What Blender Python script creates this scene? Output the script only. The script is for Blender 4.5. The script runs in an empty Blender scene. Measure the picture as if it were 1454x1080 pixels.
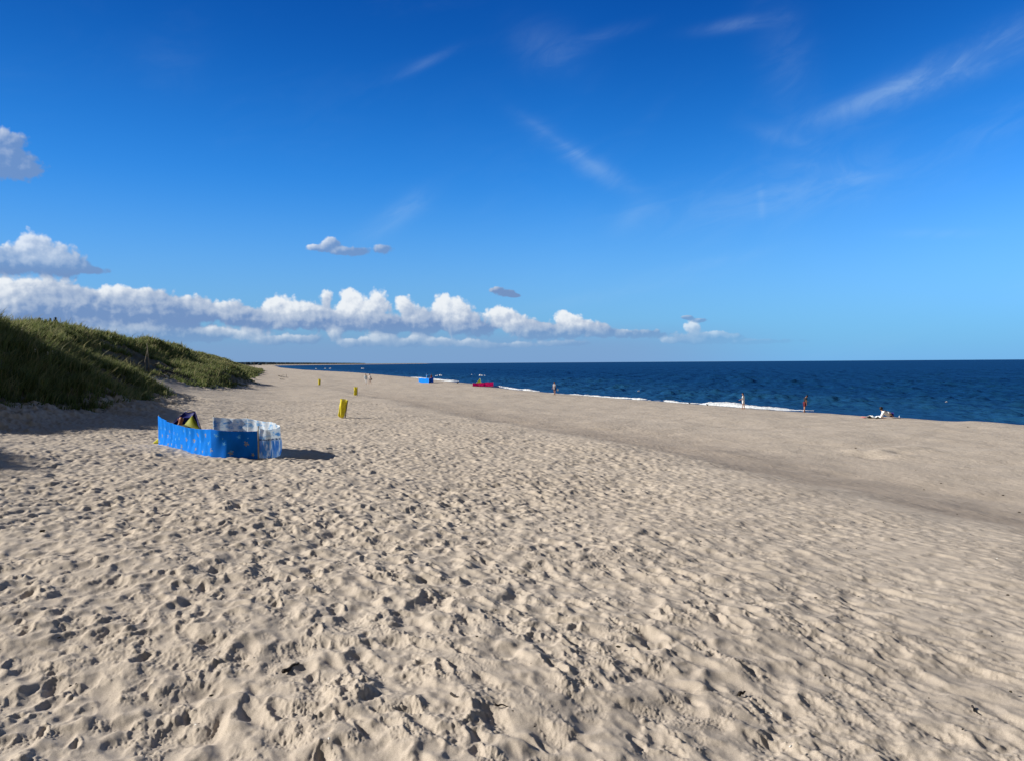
import bpy, bmesh, math, random
import numpy as np
from mathutils import Vector, Matrix
R = math.radians
random.seed(7)
rng = np.random.default_rng(11)
sc = bpy.context.scene
COL = sc.collection

# ------------------------------------------------------------------ camera
F = 1150.0; CX, CY = 727.0, 540.0
PITCH = math.atan(25.0 / F); ROLL = math.atan(9.4 / 1454)
fwd = Vector((0, math.cos(PITCH), -math.sin(PITCH)))
r0 = Vector((1, 0, 0)); u0 = r0.cross(fwd)
right = (r0 * math.cos(ROLL) - u0 * math.sin(ROLL)).normalized()
up = right.cross(fwd).normalized()
cam_d = bpy.data.cameras.new('camera'); cam = bpy.data.objects.new('camera', cam_d); COL.objects.link(cam)
cam_d.sensor_width = 36; cam_d.sensor_fit = 'HORIZONTAL'; cam_d.lens = 36 * F / 1454
cam_d.clip_start = 0.1; cam_d.clip_end = 60000
cam.matrix_world = Matrix((right, up, -fwd)).transposed().to_4x4()
sc.camera = cam

def ray(px, py):
    return (fwd * F + right * (px - CX) - up * (py - CY)).normalized()
def azel(px, py):
    d = ray(px, py); return math.atan2(d.x, d.y), math.asin(d.z)

# ------------------------------------------------------------------ sun, colour management
SUN_EL = R(27); SUN_AZ = R(-84)          # azimuth clockwise from +Y: the sun is on the left, a touch ahead
S = Vector((math.sin(SUN_AZ) * math.cos(SUN_EL), math.cos(SUN_AZ) * math.cos(SUN_EL), math.sin(SUN_EL)))
sd = bpy.data.lights.new('sun', 'SUN'); so = bpy.data.objects.new('sun', sd); COL.objects.link(so)
sd.energy = 4.6; sd.angle = R(0.53); sd.color = (1.0, 0.945, 0.865)
so.rotation_euler = S.to_track_quat('Z', 'Y').to_euler()
vs = sc.view_settings; vs.view_transform = 'Standard'; vs.look = 'None'; vs.gamma = 1; vs.exposure = 0.55
sc.render.engine = 'CYCLES'
sc.cycles.use_denoising = True
sc.cycles.max_bounces = 6; sc.cycles.diffuse_bounces = 3; sc.cycles.glossy_bounces = 3
sc.cycles.transparent_max_bounces = 6

# ------------------------------------------------------------------ node helper
class X:
    """tiny expression wrapper round a value socket"""
    def __init__(s, nt, sock): s.nt, s.s = nt, sock
    def m(s, op, *a, clamp=False):
        n = s.nt.nodes.new('ShaderNodeMath'); n.operation = op; n.use_clamp = clamp
        for i, v in enumerate((s,) + a):
            if isinstance(v, X): s.nt.links.new(v.s, n.inputs[i])
            else: n.inputs[i].default_value = v
        return X(s.nt, n.outputs[0])
    def __add__(s, o): return s.m('ADD', o)
    def __sub__(s, o): return s.m('SUBTRACT', o)
    def __mul__(s, o): return s.m('MULTIPLY', o)
    def __truediv__(s, o): return s.m('DIVIDE', o)
    def __pow__(s, o): return s.m('POWER', o)
    __radd__ = __add__; __rmul__ = __mul__
    def __rsub__(s, o): return (s * -1) + o
    def mx(s, o): return s.m('MAXIMUM', o)
    def mn(s, o): return s.m('MINIMUM', o)
    def c01(s): return s.m('ADD', 0.0, clamp=True)
    def sm(s, a, b, to0=0.0, to1=1.0, kind='SMOOTHSTEP'):
        n = s.nt.nodes.new('ShaderNodeMapRange'); n.interpolation_type = kind
        s.nt.links.new(s.s, n.inputs[0])
        for i, v in zip((1, 2, 3, 4), (a, b, to0, to1)): n.inputs[i].default_value = v
        return X(s.nt, n.outputs[0])
def node(nt, t, **kw):
    n = nt.nodes.new(t)
    for k, v in kw.items():
        if k.startswith('i_'):
            key = k[2:].replace('_', ' '); 
            if isinstance(v, X): nt.links.new(v.s, n.inputs[key])
            elif hasattr(v, 'is_output'): nt.links.new(v, n.inputs[key])
            else: n.inputs[key].default_value = v
        else: setattr(n, k, v)
    return n
def combine(nt, x, y, z=0.0):
    n = nt.nodes.new('ShaderNodeCombineXYZ')
    for i, v in enumerate((x, y, z)):
        if isinstance(v, X): nt.links.new(v.s, n.inputs[i])
        else: n.inputs[i].default_value = v
    return n.outputs[0]
def noise(nt, vec, scale, detail=4, rough=0.55, dist=0.0, dim='3D', lac=2.0):
    n = node(nt, 'ShaderNodeTexNoise', noise_dimensions=dim)
    nt.links.new(vec, n.inputs['Vector'])
    n.inputs['Scale'].default_value = scale; n.inputs['Detail'].default_value = detail
    n.inputs['Roughness'].default_value = rough; n.inputs['Distortion'].default_value = dist
    n.inputs['Lacunarity'].default_value = lac
    return X(nt, n.outputs[0])
def mapping(nt, vec, loc=(0, 0, 0), rot=(0, 0, 0), scale=(1, 1, 1), vt='TEXTURE'):
    n = nt.nodes.new('ShaderNodeMapping'); n.vector_type = vt
    nt.links.new(vec, n.inputs[0]); n.inputs[1].default_value = loc; n.inputs[2].default_value = rot; n.inputs[3].default_value = scale
    return n.outputs[0]
def vlen(nt, vec):
    n = nt.nodes.new('ShaderNodeVectorMath'); n.operation = 'LENGTH'; nt.links.new(vec, n.inputs[0])
    return X(nt, n.outputs['Value'])
def mixc(nt, fac, a, b):
    n = nt.nodes.new('ShaderNodeMix'); n.data_type = 'RGBA'
    for i, v in ((0, fac), (6, a), (7, b)):
        if isinstance(v, X): nt.links.new(v.s, n.inputs[i])
        elif hasattr(v, 'is_output'): nt.links.new(v, n.inputs[i])
        elif i == 0: n.inputs[0].default_value = v
        else: n.inputs[i].default_value = (v[0], v[1], v[2], 1)
    return n.outputs[2]

# ------------------------------------------------------------------ world: Nishita sky, cumulus band, cirrus
world = bpy.data.worlds.new('World'); sc.world = world; world.use_nodes = True
nt = world.node_tree; nt.nodes.clear()
out = nt.nodes.new('ShaderNodeOutputWorld'); bg = nt.nodes.new('ShaderNodeBackground')
nt.links.new(bg.outputs[0], out.inputs[0])
BG = 0.1; bg.inputs[1].default_value = BG
sky = node(nt, 'ShaderNodeTexSky', sky_type='NISHITA', sun_disc=False, sun_elevation=SUN_EL, sun_rotation=SUN_AZ,
           altitude=0, air_density=1.0, dust_density=0.2, ozone_density=4.0)
tc = nt.nodes.new('ShaderNodeTexCoord')
sep = nt.nodes.new('ShaderNodeSeparateXYZ'); nt.links.new(tc.outputs['Generated'], sep.inputs[0])
dx, dy, dz = (X(nt, sep.outputs[i]) for i in range(3))
az = dx.m('ARCTAN2', dy); el = dz.m('ARCSINE')
# the camera's saturated blue: a per-channel tone curve on the sky colour
UN = BG * 2 ** .55
sepc = nt.nodes.new('ShaderNodeSeparateColor'); nt.links.new(sky.outputs[0], sepc.inputs[0])
chans = []; evn = (az.sm(R(-34), R(4), .695, .985, 'LINEAR') + az.sm(R(6), R(33), 0, .075)) * el.sm(R(12), R(26), 1.125, .97)
for i, (k_, g_, l_) in enumerate(((5.2, 3.6, 4.2), (1.72, 2.1, .85), (1.17, 1.4, 0))):
    c_ = ((X(nt, sepc.outputs[i]) * UN * evn) ** g_) * k_
    chans.append((c_ / (c_ * l_ + 1)) / UN)
cmb = nt.nodes.new('ShaderNodeCombineColor')
for i in range(3): nt.links.new(chans[i].s, cmb.inputs[i])
def lin(r, g, b): return tuple(((c / 255 + .055) / 1.055) ** 2.4 if c > 10 else c / 255 / 12.92 for c in (r, g, b))
hz = mixc(nt, az.sm(R(-12), R(22)), tuple(c / UN for c in lin(120, 164, 212)), tuple(c / UN for c in lin(118, 178, 236)))
skyc = mixc(nt, (el.sm(R(-1), R(13), 1, 0, 'LINEAR')) ** 1.6, cmb.outputs[0], hz)
# unseen sky outside the seaward view, dimmed and greyed to keep shadow fill neutral
bw = nt.nodes.new('ShaderNodeRGBToBW'); nt.links.new(sky.outputs[0], bw.inputs[0])
pale = mixc(nt, .62, sky.outputs[0], bw.outputs[0])
vm = nt.nodes.new('ShaderNodeVectorMath'); vm.operation = 'SCALE'; nt.links.new(pale, vm.inputs[0]); vm.inputs['Scale'].default_value = .34
away = (el.sm(R(30), R(55)) + az.m('ABSOLUTE').sm(R(42), R(75))).c01()
skyc = mixc(nt, away, skyc, vm.outputs[0])
P = combine(nt, az, el)
# cirrus: px, py centre, half length, half width, angle (deg, + = rising to the right), strength
CIR = [(1345, 100, 165, 24, 17, .30), (1235, 140, 95, 12, 14, .20), (835, 232, 105, 17, -33, .20), (800, 205, 60, 6, -33, .12),
       (565, 305, 78, 18, 33, .17), (780, 72, 60, 34, -20, .10), (860, 50, 50, 9, 12, .10), (1052, 34, 62, 9, 3, .15),
       (1081, 288, 6, 30, 4, .13), (1180, 243, 60, 14, -18, .14), (1120, 200, 60, 14, -22, .10), (1120, 275, 190, 46, 8, .17),
       (905, 300, 45, 18, 38, .12), (600, 92, 52, 7, 24, .10), (1330, 332, 60, 7, -4, .11), (1000, 375, 110, 10, 10, .08),
       (880, 415, 170, 12, 10, .09), (240, 95, 60, 40, 20, .03), (1120, 90, 40, 110, 12, .06)]
wisp = noise(nt, mapping(nt, P, rot=(0, 0, R(18)), scale=(2.6, 1, 1)), 26, 7, .62, 1.2)
wispm = wisp.sm(.34, .68)
cir = None
for (px, py, a, b, ang, st) in CIR:
    A, E = azel(px, py)
    Pc = P if cir is None else combine(nt, az, el, cir * 1e-7)      # serialises the chain: the shader stack is small
    q = vlen(nt, mapping(nt, Pc, loc=(A, E, 0), rot=(0, 0, R(ang)), scale=(a / F, b / F, 1)))
    g = (q * q * -1.6).m('EXPONENT') * st
    cir = g if cir is None else cir + g
broad = noise(nt, mapping(nt, P, rot=(0, 0, R(12)), scale=(3.0, 1, 1)), 6, 6, .6, .6).sm(.46, .8) * az.sm(R(-12), R(20), .03, .10)
cir = (cir * (wispm * .62 + .24) + broad * wispm).c01()
# cumulus puffs: px, py centre, rx, ry, tone (+ whiter, - greyer)
CUM = [(400, 443, 27, 26, .35), (388, 432, 12, 12, .4), (428, 440, 24, 20, .25), (446, 450, 34, 22, -.1), (464, 426, 11, 17, .3), (415, 455, 50, 14, -.3),
       (500, 436, 22, 28, .5), (493, 422, 12, 14, .5), (536, 430, 21, 22, .45), (517, 445, 34, 24, .2), (540, 460, 50, 16, -.6), (560, 462, 38, 12, -.7),
       (575, 434, 16, 18, .35), (588, 450, 24, 20, -.1), (600, 464, 30, 16, -.5),
       (630, 436, 18, 25, .5), (648, 440, 24, 22, .4), (660, 455, 32, 20, 0), (640, 462, 30, 16, -.1), (682, 466, 26, 15, -.65),
       (706, 448, 20, 16, .4), (724, 455, 26, 18, .2), (745, 464, 34, 16, -.2), (765, 468, 40, 13, -.35),
       (800, 452, 15, 13, .45), (815, 460, 24, 16, .25), (835, 466, 32, 13, -.1), (795, 472, 40, 12, -.3), (855, 472, 34, 9, -.4),
       (984, 466, 16, 10, .4), (1018, 476, 14, 8, .3), (995, 484, 16, 6, .2), (1038, 479, 14, 5, .1), (950, 484, 12, 6, .3), (905, 474, 50, 8, -.6), (1000, 480, 60, 10, -.6), (1080, 485, 70, 5, -.7),
       (45, 352, 27, 22, .25), (72, 366, 34, 24, .15), (100, 376, 26, 15, -.1), (62, 378, 58, 14, -.35), (2, 370, 30, 20, -.4), (130, 384, 22, 6, -.8),
       (8, 205, 28, 22, -.35), (22, 232, 34, 20, -.4), (-30, 225, 50, 36, -.4), (44, 243, 16, 9, -.5),
       (20, 420, 40, 24, .3), (58, 412, 40, 18, .1), (95, 425, 46, 24, -.05), (5, 440, 50, 20, .1), (60, 440, 70, 24, -.55), (125, 440, 40, 22, -.5),
       (165, 418, 28, 11, .35), (200, 424, 44, 18, .0), (225, 440, 40, 20, -.45), (185, 445, 60, 20, -.5), (150, 462, 60, 14, .1), (185, 468, 50, 12, .15),
       (275, 435, 24, 20, -.1), (292, 442, 20, 16, 0), (255, 450, 50, 18, -.6), (325, 440, 24, 16, 0), (345, 450, 36, 18, -.5), (235, 472, 50, 18, -.3), (280, 476, 44, 12, -.5),
       (305, 472, 24, 10, .25), (350, 474, 30, 11, .2), (380, 484, 34, 8, -.1), (430, 482, 44, 9, -.2), (477, 473, 13, 12, .25), (505, 487, 34, 8, -.1),
       (541, 482, 32, 12, .2), (575, 487, 34, 8, -.2), (595, 478, 15, 9, .2), (622, 486, 34, 9, .1), (668, 487, 30, 7, .2), (700, 491, 34, 6, -.2), (742, 490, 24, 6, .15), (800, 488, 50, 6, -.3),
       (370, 452, 26, 18, -.35), (484, 456, 30, 18, -.5), (612, 456, 26, 18, -.55), (760, 470, 30, 14, -.4), (240, 445, 40, 24, -.4), (140, 450, 60, 22, -.45),
       (470, 346, 15, 10, -.35), (450, 352, 20, 7, -.25), (498, 357, 34, 8, -.7), (545, 354, 19, 9, -.6), (705, 412, 13, 6, -.6), (719, 416, 17, 7, -.8), (733, 420, 10, 4, -.9), (976, 451, 13, 4, -.7), (993, 455, 15, 4, -.8)]
KQ = 2.6
W = Sg = None
for (px, py, a, b, tone) in CUM:
    A, E = azel(px, py)
    v_ = mapping(nt, combine(nt, az, el, (cir if W is None else W) * 1e-7), loc=(A, E, 0), scale=(a / F, b / F, 1))
    w_ = (vlen(nt, v_) ** 2.0 * -KQ).m('EXPONENT')
    dt = nt.nodes.new('ShaderNodeVectorMath'); dt.operation = 'DOT_PRODUCT'; nt.links.new(v_, dt.inputs[0]); dt.inputs[1].default_value = (-.62, .78, 0)
    sg = (X(nt, dt.outputs['Value']) + tone) * w_
    W = w_ if W is None else W + w_; Sg = sg if Sg is None else Sg + sg
dd = ((W.mx(1e-6).m('LOGARITHM', math.e) * -1).mx(0.0) / KQ) ** .5
shade = Sg / W.mx(1e-5)
wz = W * 1e-7
P2 = combine(nt, az, el, wz)
nn = noise(nt, P2, 60, 2, .5)
def puffs(u_, v_):
    vec = combine(nt, u_ + (nn - .5) * .006, v_ - (nn - .5) * .006, wz)
    n1 = noise(nt, vec, 30, 8, .56, .2, dim='3D')
    vo = node(nt, 'ShaderNodeTexVoronoi', feature='SMOOTH_F1', voronoi_dimensions='2D'); nt.links.new(vec, vo.inputs['Vector'])
    vo.inputs['Scale'].default_value = 80; vo.inputs['Smoothness'].default_value = .5; vo.inputs['Detail'].default_value = 2; vo.inputs['Roughness'].default_value = .5
    return (n1 - .5) * 1.1 + (.42 - X(nt, vo.outputs['Distance'])) * .5
t1 = puffs(az, el); t2 = puffs(az + (-5 / F), el + 5 / F)
dens = 1.02 - dd + t1 * .85
alpha = dens.sm(-.02, .33) * el.sm(R(5.2), R(6.4), 1, .82)
lit = (shade * .56 + (t1 - t2) * .46 + .50 + az.sm(R(-28), R(-15), -.10, 0)).c01()
CW = 1 / UN
cw = tuple(c * CW for c in lin(240, 244, 248)); cg = tuple(c * CW for c in lin(116, 146, 192)); cm = tuple(c * CW for c in lin(172, 188, 213))
ramp1 = mixc(nt, lit.sm(.08, .48), cg, cm)
ccol = mixc(nt, lit.sm(.40, .95), ramp1, cw)
haze = tuple(c * CW for c in lin(128, 160, 204))
fade = el.sm(R(.5), R(2.9), .05, .96) * az.sm(R(6), R(17), 1, .55)        # distant banks sink into the haze
left = az.sm(R(6), R(22), 1, 0)
cxx = mixc(nt, cir, skyc, tuple(c * CW for c in lin(190, 220, 244)))
low = (el.sm(R(.8), R(3.2), .7, 0)) * left
cxb = mixc(nt, low, cxx, haze)
full = mixc(nt, alpha * fade, cxb, ccol)
# clear sky everywhere; cirrus and cumulus are only evaluated where they stand (cheap sky light)
nt.links.new(skyc, bg.inputs[0])
bg2 = nt.nodes.new('ShaderNodeBackground'); bg2.inputs[1].default_value = BG; nt.links.new(cxx, bg2.inputs[0])
bg3 = nt.nodes.new('ShaderNodeBackground'); bg3.inputs[1].default_value = BG; nt.links.new(full, bg3.inputs[0])
zone1 = az.m('ABSOLUTE').m('LESS_THAN', R(48)) * el.m('LESS_THAN', R(38)) * el.m('GREATER_THAN', R(-3))
zone2 = el.m('LESS_THAN', R(9.5)).mx(az.m('LESS_THAN', R(-27)) * el.m('LESS_THAN', R(20))) * az.m('LESS_THAN', R(24))
m2 = nt.nodes.new('ShaderNodeMixShader'); m1 = nt.nodes.new('ShaderNodeMixShader')
nt.links.new(zone2.s, m2.inputs[0]); nt.links.new(bg2.outputs[0], m2.inputs[1]); nt.links.new(bg3.outputs[0], m2.inputs[2])
nt.links.new(zone1.s, m1.inputs[0]); nt.links.new(bg.outputs[0], m1.inputs[1]); nt.links.new(m2.outputs[0], m1.inputs[2])
nt.links.new(m1.outputs[0], out.inputs[0])
world.cycles.sampling_method = 'MANUAL'; world.cycles.sample_map_resolution = 512

# ------------------------------------------------------------------ numpy noise
def spectral(n, lo, hi, beta, seed):
    """periodic noise, n x n, wave numbers lo..hi cycles per tile, normalised to unit std"""
    g = np.random.default_rng(seed); w = np.fft.rfft2(g.standard_normal((n, n)))
    ky = np.fft.fftfreq(n) * n; kx = np.arange(n // 2 + 1)
    k = np.hypot(ky[:, None], kx[None, :]); k[0, 0] = 1e9
    a = k ** (-beta) * (1 / (1 + (lo / k) ** 6)) * (1 / (1 + (k / hi) ** 6))
    h = np.fft.irfft2(w * a, s=(n, n)); h -= h.mean()
    return (h / h.std()).astype(np.float32)
def samp(tile, size, x, y, rot=0.0):
    n = tile.shape[0]; c, s = math.cos(rot), math.sin(rot)
    u = (x * c - y * s) / size * n; v = (x * s + y * c) / size * n
    iu = np.floor(u).astype(np.int64); iv = np.floor(v).astype(np.int64); fu = (u - iu).astype(np.float32); fv = (v - iv).astype(np.float32)
    iu0 = iu % n; iu1 = (iu + 1) % n; iv0 = iv % n; iv1 = (iv + 1) % n
    return (tile[iv0, iu0] * (1 - fu) + tile[iv0, iu1] * fu) * (1 - fv) + (tile[iv1, iu0] * (1 - fu) + tile[iv1, iu1] * fu) * fv
def sstep(a, b, x):
    t = np.clip((x - a) / (b - a), 0, 1); return t * t * (3 - 2 * t)
NZ = spectral(512, 3, 120, 1.6, 5)
NZ2 = spectral(512, 4, 200, 1.2, 6)
NS = spectral(256, 3, 14, 1.6, 15)          # smooth, no fine grain

def blur(h, sig_px):
    n = h.shape[0]; ky = np.fft.fftfreq(n); kx = np.fft.rfftfreq(n)
    g = np.exp(-2 * (math.pi * sig_px) ** 2 * (ky[:, None] ** 2 + kx[None, :] ** 2))
    return np.fft.irfft2(np.fft.rfft2(h) * g, s=h.shape).astype(np.float32)
TS1, TS2 = .58, .36
def foot_tile(seed, n=1536, size=15.36):
    """old prints blown smooth: overlapping bowls that meet in crests, a few fresh prints and kicked-up crumbs on top"""
    g = np.random.default_rng(seed); px = n / size
    wn = spectral(n, 20, 140, 1.6, seed + 2); wn2 = spectral(n, 10, 60, 1.3, seed + 7)
    h = np.full((n, n), .0, np.float32) + spectral(n, 6, 40, 1.4, seed + 1) * .010; crumb = np.zeros((n, n), np.float32)
    def patch(cx, cy, ang, la, lb, ext):
        rad = int(la * ext * px); ix = np.arange(int(cx) - rad, int(cx) + rad + 1); iy = np.arange(int(cy) - rad, int(cy) + rad + 1)
        gx, gy = np.meshgrid((ix - cx) / px, (iy - cy) / px); c, s_ = math.cos(ang), math.sin(ang)
        return np.ix_(iy % n, ix % n), gx * c + gy * s_, -gx * s_ + gy * c
    for i in range(int(size * size * 19)):
        cx, cy = g.random(2) * n; ang = g.normal(1.571, .7); la = g.uniform(.15, .38) * (1 if i % 5 else 1.4); lb = la * g.uniform(.38, .72)
        dep = g.uniform(.010, .050) * (la / .2) ** .5; sl, a, b_ = patch(cx, cy, ang, la, lb, 1.7)
        w = 1 + .17 * wn[sl] + .12 * wn2[sl]; k = np.hypot(a / la, b_ / lb) * w
        k = k * (1 + .25 * np.clip(a / la, -1, 1) - .30 * np.clip(b_ / lb, -1, 1))                       # one steep end, one ramp
        h[sl] = np.minimum(h[sl], -dep + (dep + .012) * k ** 2 + g.normal(0, .005))
    h = blur(h, 1.3)
    for _ in range(int(size * size * 2.2)):                              # fresher prints with a lip
        cx, cy = g.random(2) * n; ang = g.normal(1.571, .6); la = g.uniform(.12, .17); lb = la * g.uniform(.4, .55); dep = g.uniform(.010, .030)
        sl, a, b_ = patch(cx, cy, ang, la, lb, 2.3); rho = np.hypot(a / la, b_ / lb * (1 + .3 * a / la)) * (1 + .12 * wn[sl]); rho = np.maximum(rho, 0)
        hs = h[sl]; m = 1 - sstep(.7, 1.4, rho); h0 = (hs * m).sum() / max(m.sum(), 1); th = a / (la * np.maximum(rho, .4))
        h[sl] = hs * (1 - .8 * m) + h0 * .8 * m - dep * np.clip(1 - rho ** 3, 0, 1) * (1 - .3 * th * np.minimum(rho, 1)) + dep * .45 * np.exp(-((rho - 1.25) / .24) ** 2) * (1 + .8 * th)
        crumb[sl] = np.maximum(crumb[sl], np.exp(-((rho - 1.2) / .4) ** 2) * g.uniform(.3, 1))
    for _ in range(8):                                                   # loose sand slumps to its angle of repose
        gy_, gx_ = np.gradient(h, 1 / px); k = sstep(.55, .8, np.hypot(gx_, gy_)); hb = blur(h, 1.5); h = h * (1 - .6 * k) + hb * .6 * k
    lump = spectral(n, 110, 420, .7, seed + 3); pt = sstep(.35, 1.1, spectral(n, 6, 40, 1.2, seed + 4))
    h += (np.clip(crumb + .8 * pt, 0, 1) * np.maximum(lump, -.4) * .0075 + lump * .0006).astype(np.float32)
    return (h - h.mean()).astype(np.float32)
T1 = foot_tile(21); T2 = foot_tile(99, 1280, 12.8)
mipd = (0, .02, .045, .1, .22)
M1 = [T1] + [blur(T1, s * 100 / TS1) for s in mipd[1:]]; M2 = [T2] + [blur(T2, s * 100 / TS2) for s in mipd[1:]]

# ------------------------------------------------------------------ terrain (eye = z 0)
WATER = -5.0
YS = np.arange(-150, 1500, 1.0)
def table(pairs, sig=3.0):
    ys, vs_ = zip(*pairs); a = np.interp(YS, ys, vs_)
    if sig > 0:
        k = np.exp(-.5 * (np.arange(-int(4 * sig), int(4 * sig) + 1) / sig) ** 2); k /= k.sum()
        pad = len(k) // 2; s0 = a[1] - a[0]; s1 = a[-1] - a[-2]
        e = np.concatenate([a[0] - s0 * np.arange(pad, 0, -1), a, a[-1] + s1 * np.arange(1, pad + 1)])
        a = np.convolve(e, k, 'valid')
    e0, e1 = a[-1], (pairs[-1][1] if pairs[-1][0] > YS[-1] else a[-1]); yend = max(pairs[-1][0], YS[-1] + 1)
    ya = np.append(YS, yend); va = np.append(a, e1)
    return lambda y: np.interp(y, ya, va)
Lx = table([(-150, 150), (0, 70), (58, 38.3), (80, 28.6), (108, 16.3), (131, 6.9), (150, .5), (182, -5.5), (230, -19), (274, -31), (411, -74), (640, -160), (1150, -327), (3000, -880)], 8)
Fx = table([(-150, 20), (0, -8), (12, -10.5), (28, -15.5), (45, -20), (58, -24), (64, -25.5), (70, -27), (84, -30.5), (107, -37), (132, -41), (142, -46), (160, -53), (180, -59), (270, -83), (411, -124), (640, -208), (1150, -385), (3000, -935)], 2.5)
Fz = table([(-150, -1.2), (0, -1.25), (12, -1.6), (22, -2.0), (32, -1.95), (45, -2.0), (58, -2.15), (84, -2.6), (107, -2.9), (132, -3.15), (180, -3.3), (411, -3.4), (3000, -3.4)])
Cxo = table([(-150, 10), (0, 9), (20, 9), (40, 7.5), (52, 8.5), (62, 13), (75, 14.5), (90, 15), (132, 14), (200, 14), (400, 14), (3000, 14)])
Cz = table([(-150, 2.5), (0, 2.6), (10, 2.8), (17, 2.9), (21, 1.2), (24, .8), (27, 2.0), (31, 3.2), (40, 2.35), (50, 2.0), (58, 2.2), (66, 2.8), (75, 3.25), (90, 3.45), (132, 2.8), (180, 2.7), (240, 2.1), (290, .9), (350, -.6), (411, -1.3), (640, -1.3), (3000, -1.0)], 1.2)
Gx = table([(-150, 12), (0, -12), (18, -15.5), (28, -17.8), (34, -17.6), (45, -20.2), (58, -24.2), (61, -25.8), (63.5, -29.5), (67, -32), (72, -32.3), (76, -30.4), (84, -31.2), (100, -35.0), (107, -36.6), (132, -41.5), (138, -46), (150, -49), (180, -58), (270, -84), (411, -126), (640, -211), (1150, -389), (3000, -940)], .8)
Mxf = .5
Mz = table([(-150, -1.6), (0, -1.62), (4, -1.66), (12, -1.95), (22, -2.38), (43, -2.87), (70, -3.2), (98, -3.6), (135, -3.5), (171, -3.75), (300, -3.8), (3000, -3.8)], 2.5)
Rx = table([(-150, 70), (-20, 17), (0, 11.5), (12, 7.6), (16.4, 6.1), (22.7, 4.2), (36, .6), (52, -5), (80, -13), (120, -27), (180, -40), (270, -64), (411, -106), (640, -190), (1150, -365), (3000, -915)], 2.5)
Rz = table([(-150, -2.3), (0, -2.25), (12, -2.38), (22.7, -2.58), (36, -2.78), (52, -3.05), (80, -3.45), (120, -3.75), (171, -3.95), (3000, -4)], 2.5)
Td = table([(-150, 1.5), (0, 1.45), (22, 1.3), (36, 1.05), (52, .8), (80, .6), (120, .35), (180, .22), (3000, .1)])
Bz = table([(-150, -4.1), (45, -4.15), (55, -4.2), (66, -4.4), (80, -4.55), (95, -4.5), (120, -4.35), (160, -4.2), (200, -4.3), (3000, -4.4)])
Tf = table([(-150, .88), (52, .88), (62, .80), (100, .74), (125, .60), (140, .60), (160, .8), (3000, .85)])
def features(Y):
    f = Fx(Y); fz = Fz(Y); c = f - Cxo(Y); cz = Cz(Y); L = Lx(Y); r = Rx(Y); rz = Rz(Y); td = Td(Y); b = L - 9.5
    w = np.clip((b - r) / 42, .12, 1)
    bz = Bz(Y)
    xs = [c - 5000, c - 60, c - 14, c - 3, c, c + .35 * (f - c), c + .74 * (f - c), f, f + Mxf * (r - f), r - .8 * w, r + 3.6 * w, r + 10 * w, r + 20 * w, b - 4 * w, b, L, L + 14, L + 70, L + 6000]
    zs = [cz * 0 - 2.5, cz * 0 + .2, cz - .8, cz - .12, cz, cz + .42 * (fz - cz), cz + Tf(Y) * (fz - cz), fz, Mz(Y), rz, rz - .52 * td, rz - td, (rz - td) * .45 + bz * .55 + .04, bz + .04, bz, cz * 0 + WATER, cz * 0 - 6.3, cz * 0 - 9, cz * 0 - 12]
    # near part of the mid point is pinned under the camera
    return xs, zs
def base_z(Xa, Ya):
    sh = Xa.shape; Xf = Xa.ravel().astype(float); Yf = Ya.ravel().astype(float); o = np.empty(Xf.shape)
    for i in range(0, len(Xf), 200000):
        x = Xf[i:i + 200000]; y = Yf[i:i + 200000]
        xs, zs = features(y); xs = np.array(xs); zs = np.array(zs)
        dxs = np.maximum(np.diff(xs, axis=0), .3); xs = xs[0] + np.concatenate([np.zeros((1, len(x))), np.cumsum(dxs, axis=0)])
        d = np.diff(zs, axis=0) / dxs
        m = np.zeros_like(zs); a, b_ = d[:-1], d[1:]; same = a * b_ > 0
        m[1:-1] = np.where(same, 2 * a * b_ / np.where(same, a + b_, 1), 0); m[0] = d[0]; m[-1] = d[-1]
        k = np.clip((xs[1:-1] <= x).sum(0), 0, len(dxs) - 1); j = np.arange(len(x))
        h = dxs[k, j]; t = np.clip((x - xs[k, j]) / h, 0, 1)
        h00 = 2 * t**3 - 3 * t**2 + 1; h10 = t**3 - 2 * t**2 + t; h01 = -2 * t**3 + 3 * t**2; h11 = t**3 - t**2
        o[i:i + 200000] = h00 * zs[k, j] + h10 * h * m[k, j] + h01 * zs[k + 1, j] + h11 * h * m[k + 1, j]
    return o.reshape(sh)
# dug sand on the berm: heaps and a hollow (x, y, radius x, radius y, height)
HEAPS = []
def mid_z(Xa, Ya):
    z = base_z(Xa, Ya)
    dn = np.clip((Gx(Ya) + 3 - Xa) / 4, 0, 1) * (Ya > -100)
    dune = dn * np.clip((Xa - (Gx(Ya) - 60)) / 20, 0, 1)
    z = z + samp(NZ, 60, Xa, Ya, .4) * .22 * dune + samp(NZ2, 14, Xa, Ya, 1.1) * .07 * dune
    under = np.clip((z - (WATER - .2)) / .8, 0, 1)
    z = z + samp(NS, 90, Xa, Ya, 2.0) * .05 * under * np.clip(np.hypot(Xa, Ya) / 15, .2, 1) + samp(NS, 17, Xa, Ya, .9) * .018 * under
    for (hx, hy, ra, rb, hh) in HEAPS:
        z = z + hh * np.exp(-((Xa - hx) / ra) ** 2 - ((Ya - hy) / rb) ** 2)
    return z
def zg(x, y): return float(mid_z(np.array([x]), np.array([y]))[0])
def hit(px, py, far=3000):
    d = ray(px, py); t = np.geomspace(2.5, far, 4000)
    z = mid_z(d.x * t, d.y * t); k = np.argmax(d.z * t < z)
    if k == 0: k = len(t) - 1
    ts = np.linspace(t[max(k - 1, 0)], t[k], 60); z = mid_z(d.x * ts, d.y * ts); k2 = np.argmax(d.z * ts < z); tt = ts[k2]
    return Vector((d.x * tt, d.y * tt, float(z[k2])))
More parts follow.
